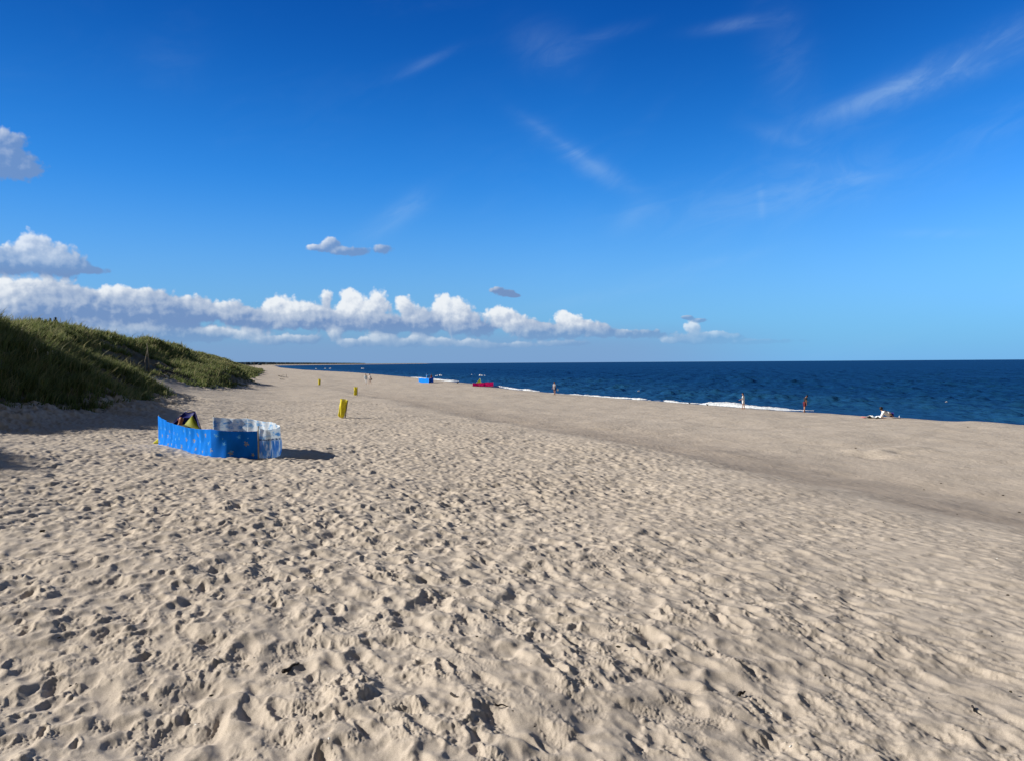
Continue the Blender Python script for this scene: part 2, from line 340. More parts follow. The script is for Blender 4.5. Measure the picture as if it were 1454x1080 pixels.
for (px, py, ra, rb, hh) in ((1212, 640, .4, .5, .08), (1236, 647, .55, .7, -.12), (1248, 641, .5, .5, .10), (1268, 637, .6, .5, .08), (1280, 642, .4, .5, -.07), (1300, 636, .6, .5, .09), (1322, 640, .5, .5, .06), (1332, 635, .5, .5, -.05)):
    p = hit(px, py); HEAPS.append((p.x, p.y, ra, rb, hh))
def foot_amp(Xa, Ya):
    r = Rx(Ya); a = 1 - .42 * sstep(-4.0, 2.5, Xa - r)
    a = a * (1 + .25 * np.clip(samp(NZ, 30, Xa, Ya, .7), -1.5, 1.5) * .5)
    a = a * (1 - .55 * sstep(-3.0, 4.5, Xa - .22 * Ya) )
    a = a * (1 - sstep(-7, -1, Xa - Lx(Ya)))
    a = a * (1 - .55 * np.clip((Gx(Ya) + 1 - Xa) / 3, 0, 1))
    return np.maximum(a, 0)
def under_(z): return np.clip((z - (WATER - .2)) / .8, 0, 1)
def full_z(Xa, Ya, step):
    z = mid_z(Xa, Ya)
    lv = np.interp(step, [0, .06, .16, .34, .7], [0, 1, 2, 3, 4]); f = np.zeros_like(z)
    wsel = sstep(-1.0, 1.0, samp(NZ, 5, Xa, Ya, 1.3))
    # trodden along the shore: pits and ridges run lengthwise with the beach
    Ua = Xa * .958 + Ya * .287; Va = (-Xa * .287 + Ya * .958) / 1.45
    sea_ = 1 - .55 * sstep(-3, 3, Xa - Rx(Ya))
    nearw = .75 + .25 * sstep(5, 16, np.hypot(Xa, Ya))
    for k in range(5):
        w = np.clip(1 - np.abs(lv - k), 0, 1); idx = w > 0
        if not idx.any(): continue
        a = samp(M1[k], 15.36 * TS1, Ua[idx], Va[idx], .12); b = samp(M2[k], 12.8 * TS2, Ua[idx], Va[idx], -.2)
        f[idx] += w[idx] * (a * (1.05 - .25 * wsel[idx]) * sea_[idx] + b * (.55 + .6 * wsel[idx]) * nearw[idx])
    f *= np.clip(1.4 - step, 0, 1)
    return z + f * foot_amp(Xa, Ya) * FOOT
FOOT = .68

# ------------------------------------------------------------------ mesh helpers
def grid_mesh(name, Xg, Yg, Zg, wrap=False):
    nr, nc = Xg.shape; me = bpy.data.meshes.new(name)
    me.vertices.add(nr * nc); me.vertices.foreach_set('co', np.stack([Xg, Yg, Zg], -1).astype(np.float32).ravel())
    i = np.arange(nr * nc).reshape(nr, nc)
    if wrap: j = np.concatenate([i, i[:, :1]], 1)
    else: j = i
    q = np.stack([j[:-1, :-1], j[:-1, 1:], j[1:, 1:], j[1:, :-1]], -1).reshape(-1, 4)
    quads(me, q); return me
def quads(me, q, smooth=True):
    n = len(q); k = q.shape[1]; me.loops.add(n * k); me.loops.foreach_set('vertex_index', q.astype(np.int32).ravel())
    me.polygons.add(n); me.polygons.foreach_set('loop_start', (np.arange(n) * k).astype(np.int32))
    me.polygons.foreach_set('use_smooth', np.full(n, smooth)); me.update(calc_edges=True)
def attr(me, name, arr):
    a = me.attributes.new(name, 'FLOAT', 'POINT'); a.data.foreach_set('value', np.asarray(arr, np.float32).ravel())
def link(name, me, mat=None, parent=None):
    o = bpy.data.objects.new(name, me); COL.objects.link(o)
    if mat is not None:
        me.materials.clear()
        for m_ in (mat if isinstance(mat, (list, tuple)) else [mat]): me.materials.append(m_)
    if parent is not None: o.parent = parent
    return o
def tag(o, label=None, cat=None, group=None, kind=None):
    if label: o['label'] = label
    if cat: o['category'] = cat
    if group: o['group'] = group
    if kind: o['kind'] = kind
    return o
def empty(name, loc, rz=0, label=None, cat=None, group=None, scale=1):
    o = bpy.data.objects.new(name, None); COL.objects.link(o); o.location = loc; o.rotation_euler = (0, 0, rz)
    o.scale = (scale,) * 3; o.empty_display_size = .2
    return tag(o, label, cat, group)
def mat(name, col, rough=.7, spec=.3, **kw):
    m_ = bpy.data.materials.new(name); m_.use_nodes = True; b = m_.node_tree.nodes['Principled BSDF']
    n_ = m_.node_tree; g = nt_obj_noise(n_, kw.get('nscale', 6))
    v = kw.get('var', .18)
    c0 = tuple(c * (1 - v) for c in col); c1 = tuple(min(c * (1 + v), 1) for c in col)
    n_.links.new(mixc(n_, g, c0, c1), b.inputs['Base Color'])
    b.inputs['Roughness'].default_value = rough; b.inputs['Specular IOR Level'].default_value = spec
    if kw.get('trans'):
        t = node(n_, 'ShaderNodeBsdfTranslucent'); n_.links.new(mixc(n_, g, c0, c1), t.inputs[0])
        mx = node(n_, 'ShaderNodeMixShader'); mx.inputs[0].default_value = kw['trans']
        n_.links.new(b.outputs[0], mx.inputs[1]); n_.links.new(t.outputs[0], mx.inputs[2])
        n_.links.new(mx.outputs[0], n_.nodes['Material Output'].inputs[0])
    return m_
def nt_obj_noise(n_, s):
    t = node(n_, 'ShaderNodeTexCoord'); return noise(n_, t.outputs['Object'], s, 3, .55).sm(.3, .7)

# ------------------------------------------------------------------ sand
def mat_sand():
    m_ = bpy.data.materials.new('sand'); m_.use_nodes = True; n = m_.node_tree; b = n.nodes['Principled BSDF']
    tc_ = node(n, 'ShaderNodeTexCoord'); co = tc_.outputs['Object']
    wet = X(n, node(n, 'ShaderNodeAttribute', attribute_name='wet').outputs['Fac'])
    litter = X(n, node(n, 'ShaderNodeAttribute', attribute_name='litter').outputs['Fac'])
    slope_shade = X(n, node(n, 'ShaderNodeAttribute', attribute_name='slope_shade').outputs['Fac'])
    big = noise(n, co, .35, 4, .55).sm(.3, .7); midn = noise(n, co, 5, 4, .6).sm(.3, .7)
    grain = noise(n, co, 260, 3, .7).sm(.25, .75)
    c = mixc(n, big, (.505, .438, .362), (.555, .486, .405))
    c = mixc(n, midn * .35, c, (.45, .39, .325))
    c = mixc(n, (grain.m('SUBTRACT', .40) * 1.1).c01(), c, (.20, .165, .13))
    vo = node(n, 'ShaderNodeTexVoronoi', feature='F1'); n.links.new(co, vo.inputs['Vector']); vo.inputs['Scale'].default_value = 9
    spk = X(n, vo.outputs['Distance']).sm(.045, .065, 1, 0)
    sepv = node(n, 'ShaderNodeSeparateColor'); n.links.new(vo.outputs['Color'], sepv.inputs[0])
    dark = spk * X(n, sepv.outputs[0]).sm(.80, .82)
    shell = spk * X(n, sepv.outputs[1]).sm(.95, .96)
    c = mixc(n, dark, c, (.045, .035, .03)); c = mixc(n, shell, c, (.8, .78, .74))
    fine0 = X(n, node(n, 'ShaderNodeAttribute', attribute_name='fine').outputs['Fac']).c01()
    fleck = noise(n, co, 7.5, 2, .6).sm(.60, .70) * fine0 * .28
    c = mixc(n, fleck, c, (.25, .21, .17))
    c = mixc(n, slope_shade * .48, c, (.345, .27, .205))  # painted shade: darkens the sand on the slope turned from the sun
    c = mixc(n, wet, c, (.16, .125, .09))
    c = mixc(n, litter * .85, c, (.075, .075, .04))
    n.links.new(c, b.inputs['Base Color'])
    n.links.new((wet.sm(0, 1, .92, .35)).s, b.inputs['Roughness']); b.inputs['Specular IOR Level'].default_value = .12
    bp = node(n, 'ShaderNodeBump'); bp.inputs['Distance'].default_value = .004; bp.inputs['Strength'].default_value = .55
    n.links.new((noise(n, co, 90, 5, .7) + grain * .25).s, bp.inputs['Height'])
    bp2 = node(n, 'ShaderNodeBump'); bp2.inputs['Distance'].default_value = .10
    fine = X(n, node(n, 'ShaderNodeAttribute', attribute_name='fine').outputs['Fac']).c01(); n.links.new((fine * .5 + .02).s, bp2.inputs['Strength'])
    n.links.new(noise(n, mapping(n, co, rot=(0, 0, R(17)), scale=(1, 1.5, 1)), 3.4, 3, .62, .3).s, bp2.inputs['Height']); n.links.new(bp.outputs[0], bp2.inputs['Normal'])
    n.links.new(bp2.outputs[0], b.inputs['Normal'])
    return m_
def spaced(a0, a1, st): return np.arange(a0, a1, st)
def polar(fine, half, coarse, rads):
    a = np.concatenate([np.arange(-180, -half - coarse / 2, coarse), np.arange(-half, half, fine), np.arange(half, 180, coarse)])
    a = np.radians(a); rr = np.array(rads); A, Rr = np.meshgrid(a, rr)
    da = np.gradient(a); step = np.maximum(np.gradient(rr)[:, None], Rr * da[None, :])
    # nearer rows of the fine wedge may be anisotropic: use the radial step there
    return np.sin(A) * Rr, np.cos(A) * Rr, step
rads = [0.3, .8, 1.4, 2.0]
r_ = 2.4
while r_ < 9000:
    rads.append(r_); r_ += max(.011, .0027 * r_) if r_ < 70 else (.0048 * r_ if r_ < 300 else .012 * r_)
Xg, Yg, st = polar(.065, 37, 2.5, rads)
Zg = full_z(Xg, Yg, st)
# waterline
wetv = sstep(-3.2, -1.2, Xg - Lx(Yg) + samp(NZ2, 20, Xg, Yg) * .35)
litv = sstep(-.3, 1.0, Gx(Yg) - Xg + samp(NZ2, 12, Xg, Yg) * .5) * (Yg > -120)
dR = Xg - Rx(Yg); slope_shadev = sstep(-.3, 1.6, dR + samp(NZ2, 25, Xg, Yg) * .5) * (1 - sstep(2.5, 15.0, dR)) * np.interp(Yg, [-50, 0, 36, 60, 100, 150], [.85, .85, .8, .6, .35, 0])  # mask of the painted slope shade, seaward of the ridge crest
me = grid_mesh('beach', Xg, Yg, Zg, True)
attr(me, 'wet', wetv); attr(me, 'litter', litv); attr(me, 'slope_shade', slope_shadev); attr(me, 'fine', sstep(22, 42, np.hypot(Xg, Yg)) * .8 + .45 * sstep(0, 5, dR) * sstep(8, 16, np.hypot(Xg, Yg)))
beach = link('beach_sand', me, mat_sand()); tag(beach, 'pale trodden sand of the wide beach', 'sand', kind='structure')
del Xg, Yg, Zg, st, wetv, litv, slope_shadev

# ------------------------------------------------------------------ sea
def mat_sea():
    m_ = bpy.data.materials.new('sea_water'); m_.use_nodes = True; n = m_.node_tree; b = n.nodes['Principled BSDF']
    tc_ = node(n, 'ShaderNodeTexCoord'); co = tc_.outputs['Object']
    shal = X(n, node(n, 'ShaderNodeAttribute', attribute_name='shallow').outputs['Fac'])
    big = noise(n, mapping(n, co, rot=(0, 0, R(-60)), scale=(6, 1, 1)), .03, 4, .55).sm(.3, .7)
    c = mixc(n, big, (.004, .036, .102), (.005, .042, .115))
    c = mixc(n, shal * .42, c, (.018, .090, .19))
    h = noise(n, mapping(n, co, rot=(0, 0, R(-55)), scale=(2.2, 1, 1)), 1.1, 6, .62, .3)
    bp = node(n, 'ShaderNodeBump'); bp.inputs['Distance'].default_value = .28; bp.inputs['Strength'].default_value = 1.0
    n.links.new(h.s, bp.inputs['Height'])
    h2 = noise(n, mapping(n, co, rot=(0, 0, R(-60)), scale=(3.0, 1, 1)), .16, 5, .6, .3)
    bq = node(n, 'ShaderNodeBump'); bq.inputs['Distance'].default_value = 1.6; bq.inputs['Strength'].default_value = 1.0
    n.links.new(h2.s, bq.inputs['Height']); n.links.new(bp.outputs[0], bq.inputs['Normal'])
    df = node(n, 'ShaderNodeBsdfDiffuse'); n.links.new(c, df.inputs[0]); n.links.new(bq.outputs[0], df.inputs['Normal'])
    gl = node(n, 'ShaderNodeBsdfGlossy'); gl.inputs['Color'].default_value = (.22, .60, 1, 1); gl.inputs['Roughness'].default_value = .3; n.links.new(bq.outputs[0], gl.inputs['Normal'])
    fr = node(n, 'ShaderNodeFresnel'); fr.inputs['IOR'].default_value = 1.33; n.links.new(bq.outputs[0], fr.inputs['Normal'])
    fc = X(n, fr.outputs[0]).mn(.26) * .55
    mx = node(n, 'ShaderNodeMixShader'); n.links.new(fc.s, mx.inputs[0]); n.links.new(df.outputs[0], mx.inputs[1]); n.links.new(gl.outputs[0], mx.inputs[2])
    n.links.new(mx.outputs[0], n.nodes['Material Output'].inputs[0])
    return m_
def wave_z(x, y, step):
    g = np.random.default_rng(3); z = np.zeros_like(x)
    main = R(215)                                  # travel direction, towards the shore
    for i in range(46):
        lam = 1.0 * (10 / 1.0) ** g.random(); d = main + g.normal(0, .42); k = 2 * math.pi / lam
        a = .0165 * lam ** .62 * g.uniform(.5, 1.3)
        ph = k * (x * math.cos(d) + y * math.sin(d)) + g.random() * 6.28
        z += a * (np.sin(ph) + .25 * np.sin(2 * ph + .6)) * np.clip(1.6 - step / lam * 2.4, 0, 1)
    z *= 1 + .35 * np.clip(samp(NZ, 160, x, y), -1.5, 1.5)
    return z
rads = [20.]; r_ = 45.
while r_ < 45000:
    rads.append(r_); r_ += .0042 * r_ if r_ < 1500 else .05 * r_
a = np.radians(np.concatenate([np.arange(-180, -40, 4), np.arange(-25, 40, .12), np.arange(40, 180, 4)])); A, Rr = np.meshgrid(a, np.array(rads))
Xg, Yg = np.sin(A) * Rr, np.cos(A) * Rr; st = np.broadcast_to(np.gradient(np.array(rads))[:, None], Xg.shape)
off_ = Xg - Lx(Yg)
damp_ = sstep(-1, 16, off_) * (Rr < 2500)
Zg = WATER + wave_z(Xg, Yg, st) * (.18 + .82 * damp_)
# swell standing up over the bar
for (o0, lam_, am) in ((7.5, 3.2, .20), (19, 4.5, .20), (34, 5.0, .16)):
    q = off_ - o0 - samp(NZ, 120, Xg, Yg, .3) * 1.6
    Zg = Zg + am * np.exp(-(q / (lam_ * .42)) ** 2) * sstep(-.6, .9, samp(NZ, 70, Xg * 1.0, Yg, .1 + o0)) * (Rr < 600)
me = grid_mesh('sea', Xg, Yg, Zg, True); attr(me, 'shallow', 1 - sstep(4, 60, off_))
sea = link('sea_water', me, mat_sea()); tag(sea, 'deep blue choppy sea running to the horizon', 'sea', kind='structure')

# ------------------------------------------------------------------ generic solids
def tube_bm(bm, pts, rads_, seg=8, caps=True):
    pts = [Vector(p) for p in pts]; rings = []
    for i, p in enumerate(pts):
        t = (pts[min(i + 1, len(pts) - 1)] - pts[max(i - 1, 0)]).normalized()
        a = t.cross(Vector((0, 0, 1)) if abs(t.z) < .9 else Vector((1, 0, 0))).normalized(); b = t.cross(a)
        r = rads_[i] if hasattr(rads_, '__len__') else rads_
        rings.append([bm.verts.new(p + (a * math.cos(k * 2 * math.pi / seg) + b * math.sin(k * 2 * math.pi / seg)) * r) for k in range(seg)])
    for u, v in zip(rings, rings[1:]):
        for k in range(seg): bm.faces.new((u[k], u[(k + 1) % seg], v[(k + 1) % seg], v[k]))
    if caps: bm.faces.new(rings[0]); bm.faces.new(rings[-1][::-1])
    return rings
def bm_obj(name, bm, m_, parent=None, smooth=True):
    bmesh.ops.recalc_face_normals(bm, faces=bm.faces)
    me = bpy.data.meshes.new(name); bm.to_mesh(me); bm.free()
    if smooth: me.polygons.foreach_set('use_smooth', [True] * len(me.polygons))
    return link(name, me, m_, parent)
def tube(name, pts, r, m_, parent=None, seg=8):
    bm = bmesh.new(); tube_bm(bm, pts, r, seg); return bm_obj(name, bm, m_, parent)
def sheet(name, fn, nu, nv, m_, parent=None, thick=.006):
    """closed thin solid from a parametric sheet fn(u, v) -> Vector"""
    me = bpy.data.meshes.new(name)
    g = np.array([[fn(i / nu, j / nv) for i in range(nu + 1)] for j in range(nv + 1)], float)
    du = np.gradient(g, axis=1); dv = np.gradient(g, axis=0); n_ = np.cross(du, dv); n_ /= np.maximum(np.linalg.norm(n_, axis=-1, keepdims=True), 1e-9)
    a = g + n_ * thick / 2; b = g - n_ * thick / 2; V = np.concatenate([a.reshape(-1, 3), b.reshape(-1, 3)])
    me.vertices.add(len(V)); me.vertices.foreach_set('co', V.astype(np.float32).ravel())
    i = np.arange((nu + 1) * (nv + 1)).reshape(nv + 1, nu + 1); N = i.size
    q = np.stack([i[:-1, :-1], i[:-1, 1:], i[1:, 1:], i[1:, :-1]], -1).reshape(-1, 4)
    edge = np.concatenate([i[0, :], i[1:, -1], i[-1, -2::-1], i[-2:0:-1, 0]]); e2 = np.roll(edge, -1)
    rim = np.stack([edge, edge + N, e2 + N, e2], -1)
    quads(me, np.concatenate([q, q[:, ::-1] + N, rim]))
    return link(name, me, m_, parent)
def blob(name, c, r, m_, parent=None, sub=3, amp=.0, freq=3.0, seed=0, flat=None):
    bm = bmesh.new(); bmesh.ops.create_icosphere(bm, subdivisions=sub, radius=1)
    rnd = random.Random(seed); ph = [rnd.random() * 6 for _ in range(6)]
    for v in bm.verts:
        p = v.co.copy(); k = 1 + amp * (math.sin(p.x * freq + ph[0]) + math.sin(p.y * freq * 1.3 + ph[1]) + math.sin(p.z * freq * 1.7 + ph[2]) + .6 * math.sin((p.x + p.y) * freq * 2.9 + ph[3]))
        v.co = Vector((p.x * r[0], p.y * r[1], p.z * r[2])) * k + Vector(c)
        if flat is not None and v.co.z < flat: v.co.z = flat
    return bm_obj(name, bm, m_, parent)
def copy_tree(o, parent=None):
    c = o.copy(); COL.objects.link(c); c.parent = parent
    for ch in [x for x in bpy.data.objects if x.parent == o]: copy_tree(ch, c)
    return c
def px_scale(p): return math.hypot(p.x, p.y) / F          # metres per photo pixel at p

# ------------------------------------------------------------------ dune grass (marram)
def mat_grass():
    m_ = bpy.data.materials.new('marram_grass'); m_.use_nodes = True; n = m_.node_tree; b = n.nodes['Principled BSDF']
    t = X(n, node(n, 'ShaderNodeAttribute', attribute_name='tint').outputs['Fac']); hgt = X(n, node(n, 'ShaderNodeAttribute', attribute_name='tip').outputs['Fac'])
    c = mixc(n, t.sm(0, .55, kind='LINEAR'), (.055, .085, .022), (.155, .205, .060)); c = mixc(n, t.sm(.55, .9), c, (.27, .25, .12))
    c = mixc(n, (hgt ** 2.0) * .5, c, (.30, .30, .15))
    n.links.new(c, b.inputs['Base Color']); b.inputs['Roughness'].default_value = .7; b.inputs['Specular IOR Level'].default_value = .15
    tr = node(n, 'ShaderNodeBsdfTranslucent'); n.links.new(c, tr.inputs[0]); mx = node(n, 'ShaderNodeMixShader'); mx.inputs[0].default_value = .38
    n.links.new(b.outputs[0], mx.inputs[1]); n.links.new(tr.outputs[0], mx.inputs[2]); n.links.new(mx.outputs[0], n.nodes['Material Output'].inputs[0])
    return m_
def grass():
    g = np.random.default_rng(77); NT = 52000
    # distance along the dune, denser near the camera
    y = 13 + (460 - 13) * g.random(NT) ** 2.1
    G = Gx(y); C_ = Fx(y) - Cxo(y); span = (G - C_) + 9
    x = G - span * g.random(NT) ** 1.0 + g.normal(0, .25, NT)
    cl = samp(NZ2, 9, x, y, .3); clb = samp(NZ, 40, x, y, .8)
    edge = np.clip((G - x) / np.interp(y, [98, 122, 138, 142], [1.6, 4.5, 7, 1.6]), 0, 1)
    # the blown-out hollow with the stakes stays bare, and worn sandy strips
    hole = x * 0
    for (px, py, rr) in ((192, 507, 1.3), (203, 512, 1.6), (214, 516, 1.7), (226, 519, 1.5), (205, 522, 2.0), (218, 526, 2.0), (184, 503, .9), (150, 488, .55), (158, 492, .6), (166, 496, .6), (176, 500, .7), (340, 541, 1.6), (330, 536, 1.0), (318, 532, .7), (140, 536, .5), (152, 541, .7), (165, 547, .9), (176, 553, .9)):
        p = hit(px, py); hole = np.maximum(hole, np.exp(-((x - p.x) ** 2 + ((y - p.y) * .5) ** 2) / (rr * 1.9 if py < 530 else rr * 1.1) ** 2))
    keep = (g.random(NT) < np.clip(.35 + .65 * edge + .18 * cl, .05, 1)) & (hole < .40 + .12 * g.random(NT)) & ((clb * .5 + cl * .6) > -1.15) & (g.random(NT) > .25 * (edge < .35))
    x, y, cl, clb, edge, hole = (a_[keep] for a_ in (x, y, cl, clb, edge, hole))
    edge = edge * (1 - .5 * hole)
    z = mid_z(x, y); NB = 12; d = np.hypot(x, y)
    n_ = len(x) * NB; rep = lambda a_: np.repeat(a_, NB)
    X0 = rep(x) + g.normal(0, .10, n_) * np.clip(rep(d) / 40, 1, 3); Y0 = rep(y) + g.normal(0, .10, n_) * np.clip(rep(d) / 40, 1, 3); Z0 = rep(z) - .03
    H = (.34 + .34 * g.random(n_)) * rep(np.clip(1 + .25 * cl, .6, 1.5)) * rep(.38 + .62 * edge)
    tall = g.random(n_) < .035; H = np.where(tall, H * 1.55, H)
    th = g.random(n_) * 6.283; lean = .18 + .35 * g.random(n_)
    Lx_ = np.cos(th) * lean + .30; Ly_ = np.sin(th) * lean - .06
    w = (.006 + .00042 * rep(d)) * g.uniform(.7, 1.3, n_)
    # flat side turned at random
    ph = g.random(n_) * 6.283; wx, wy = np.cos(ph) * w, np.sin(ph) * w
    P0 = np.stack([X0, Y0, Z0], -1); M_ = P0 + np.stack([Lx_ * H * .35, Ly_ * H * .35, H * .62], -1); T_ = P0 + np.stack([Lx_ * H * 1.05, Ly_ * H * 1.05, H * .95], -1)
    Wv = np.stack([wx, wy, wx * 0], -1)
    V = np.stack([P0 - Wv, P0 + Wv, M_ + Wv * .75, M_ - Wv * .75, T_], 1).reshape(-1, 3)
    me = bpy.data.meshes.new('dune_grass'); me.vertices.add(len(V)); me.vertices.foreach_set('co', V.astype(np.float32).ravel())
    b = np.arange(n_) * 5; q = np.stack([b, b + 1, b + 2, b + 3], -1); t = np.stack([b + 3, b + 2, b + 4], -1)
    li = np.concatenate([q.ravel(), t.ravel()]).astype(np.int32); me.loops.add(len(li)); me.loops.foreach_set('vertex_index', li)
    me.polygons.add(2 * n_); me.polygons.foreach_set('loop_start', np.concatenate([np.arange(n_) * 4, n_ * 4 + np.arange(n_) * 3]).astype(np.int32)); me.update(calc_edges=True)
    tint = np.clip(.30 + rep(cl) * .14 + rep(clb) * .16 + g.normal(0, .16, n_), 0, 1) + ((g.random(n_) < .10) | tall) * .5
    attr(me, 'tint', np.repeat(tint, 5)); attr(me, 'tip', np.tile([0, 0, .5, .5, 1], n_))
    o = link('dune_grass', me, mat_grass()); tag(o, 'marram grass covering the dune beside the beach', 'grass', kind='stuff')
grass()

# ------------------------------------------------------------------ materials
M = dict(
    blue=mat('windbreak_blue', (.006, .22, .80), .7, .04, trans=.25, nscale=3, var=.12),
    shaded_blue=mat('windbreak_blue_shaded', (.005, .15, .62), .7, .04, trans=.2, nscale=3, var=.15),  # same blue cloth, with the shade of the turned panel put into its colour
    beige=mat('print_beige', (.27, .26, .22), .7, trans=.2), cyan=mat('print_cyan', (.08, .36, .72), .7, trans=.2),
    wood=mat('weathered_wood', (.20, .15, .11), .85, nscale=20, var=.35), palewood=mat('pale_wood', (.42, .34, .24), .8, nscale=15),
    darkwood=mat('dark_driftwood', (.03, .024, .02), .85, nscale=20, var=.4), greywood=mat('grey_branch', (.24, .21, .16), .85, nscale=20, var=.3),
    yellow=mat('yellow_sack', (.72, .62, .02), .45, .4, trans=.2, nscale=5, var=.12), metal=mat('dull_metal', (.3, .3, .3), .4, .5),
    navy=mat('tent_navy', (.010, .018, .22), .6, trans=.12), lime=mat('tent_olive', (.33, .36, .02), .6, trans=.25), lemon=mat('tent_yellow', (.75, .72, .03), .6, trans=.2),
    black=mat('black_cloth', (.012, .013, .018), .8), skin=mat('tanned_skin', (.36, .19, .12), .6, nscale=2, var=.08), brown_skin=mat('sunburnt_skin', (.26, .10, .06), .55, nscale=2, var=.1),
    hair=mat('dark_hair', (.018, .012, .010), .6, nscale=30, var=.4), brown_hair=mat('brown_hair', (.07, .035, .02), .6, nscale=30, var=.4),
    white=mat('white_cloth', (.80, .79, .80), .8, var=.04), pale_yellow=mat('pale_yellow_shirt', (.72, .69, .42), .8, var=.06),
    grey=mat('grey_cloth', (.36, .36, .40), .8), maroon=mat('maroon_shorts', (.11, .008, .016), .8), wine=mat('dark_wine_cloth', (.06, .012, .02), .8),
    purple=mat('purple_shorts', (.07, .03, .28), .7), pale_blue=mat('pale_blue_cloth', (.55, .66, .75), .8, var=.06), bright_blue=mat('bright_blue_cloth', (.03, .28, .72), .7),
    coral=mat('coral_swimwear', (.60, .08, .06), .7), magenta=mat('magenta_fabric', (.80, .015, .30), .6, .05, trans=.4, nscale=2, var=.15), acid=mat('lime_fabric', (.42, .75, .06), .6, trans=.2),
    pink=mat('pink_cloth', (.62, .22, .22), .8), towel=mat('pale_towel', (.72, .76, .76), .9, nscale=4, var=.1), eye=mat('eye_dark', (.01, .008, .008), .3), stone=mat('dark_stone', (.04, .035, .03), .8),
    flower=mat('white_petals', (.8, .8, .74), .7, var=.05), stem=mat('green_stem', (.07, .12, .03), .7), pine=mat('pine_needles', (.012, .022, .010), .8, nscale=1, var=.4), bark=mat('pine_bark', (.08, .05, .035), .9),
    feather=mat('white_feathers', (.75, .75, .75), .7, var=.05), wrack=mat('dry_seaweed', (.035, .028, .018), .9, nscale=30, var=.4), shell=mat('white_shell', (.78, .76, .7), .5, var=.05), green=mat('green_cloth', (.1, .3, .2), .8))

# ------------------------------------------------------------------ windbreaks
def inside(poly, x, y):
    c = False; j = len(poly) - 1
    for i in range(len(poly)):
        if (poly[i][1] > y) != (poly[j][1] > y) and x < (poly[j][0] - poly[i][0]) * (y - poly[i][1]) / (poly[j][1] - poly[i][1]) + poly[i][0]: c = not c
        j = i
    return c
def star(cx, cy, r, rot, k=.36):
    return [(cx + math.cos(rot + i * math.pi / 5) * r * (1 if i % 2 == 0 else k), cy + math.sin(rot + i * math.pi / 5) * r * (1 if i % 2 == 0 else k)) for i in range(10)]
def motif_faces(me, uv, motifs):
    """give the small faces that fall inside a printed motif its material"""
    for p in me.polygons:
        u = sum(uv[v][0] for v in p.vertices) / len(p.vertices); v_ = sum(uv[v][1] for v in p.vertices) / len(p.vertices)
        for (kind, cx, cy, r, rot, mi) in motifs:
            if abs(u - cx) > r or abs(v_ - cy) > r: continue
            dx_, dy_ = u - cx, v_ - cy; a = dx_ * math.cos(rot) + dy_ * math.sin(rot); b = -dx_ * math.sin(rot) + dy_ * math.cos(rot)
            if kind == 'star': ok = inside(star(0, 0, r, 0), a, b)
            else:
                ok = (a / (r * .55)) ** 2 + (b / (r * .42)) ** 2 < 1 or (abs(a - r * .72) < r * .2 and abs(b) < r * .15)
                for sx in (-1, 1):
                    ok = ok or (((a - r * .38) * .8 + abs(b - sx * r * .62) * .3) ** 2 < (r * .16) ** 2 and sx * b > r * .2 and sx * b < r * .92) or ((a + r * .5) ** 2 + (b - sx * r * .38) ** 2 < (r * .17) ** 2)
                ring = (a / (r * .40)) ** 2 + (b / (r * .29)) ** 2
                if ok and kind == 'turtle' and .55 < ring < 1: ok = False
            if ok: p.material_index = mi
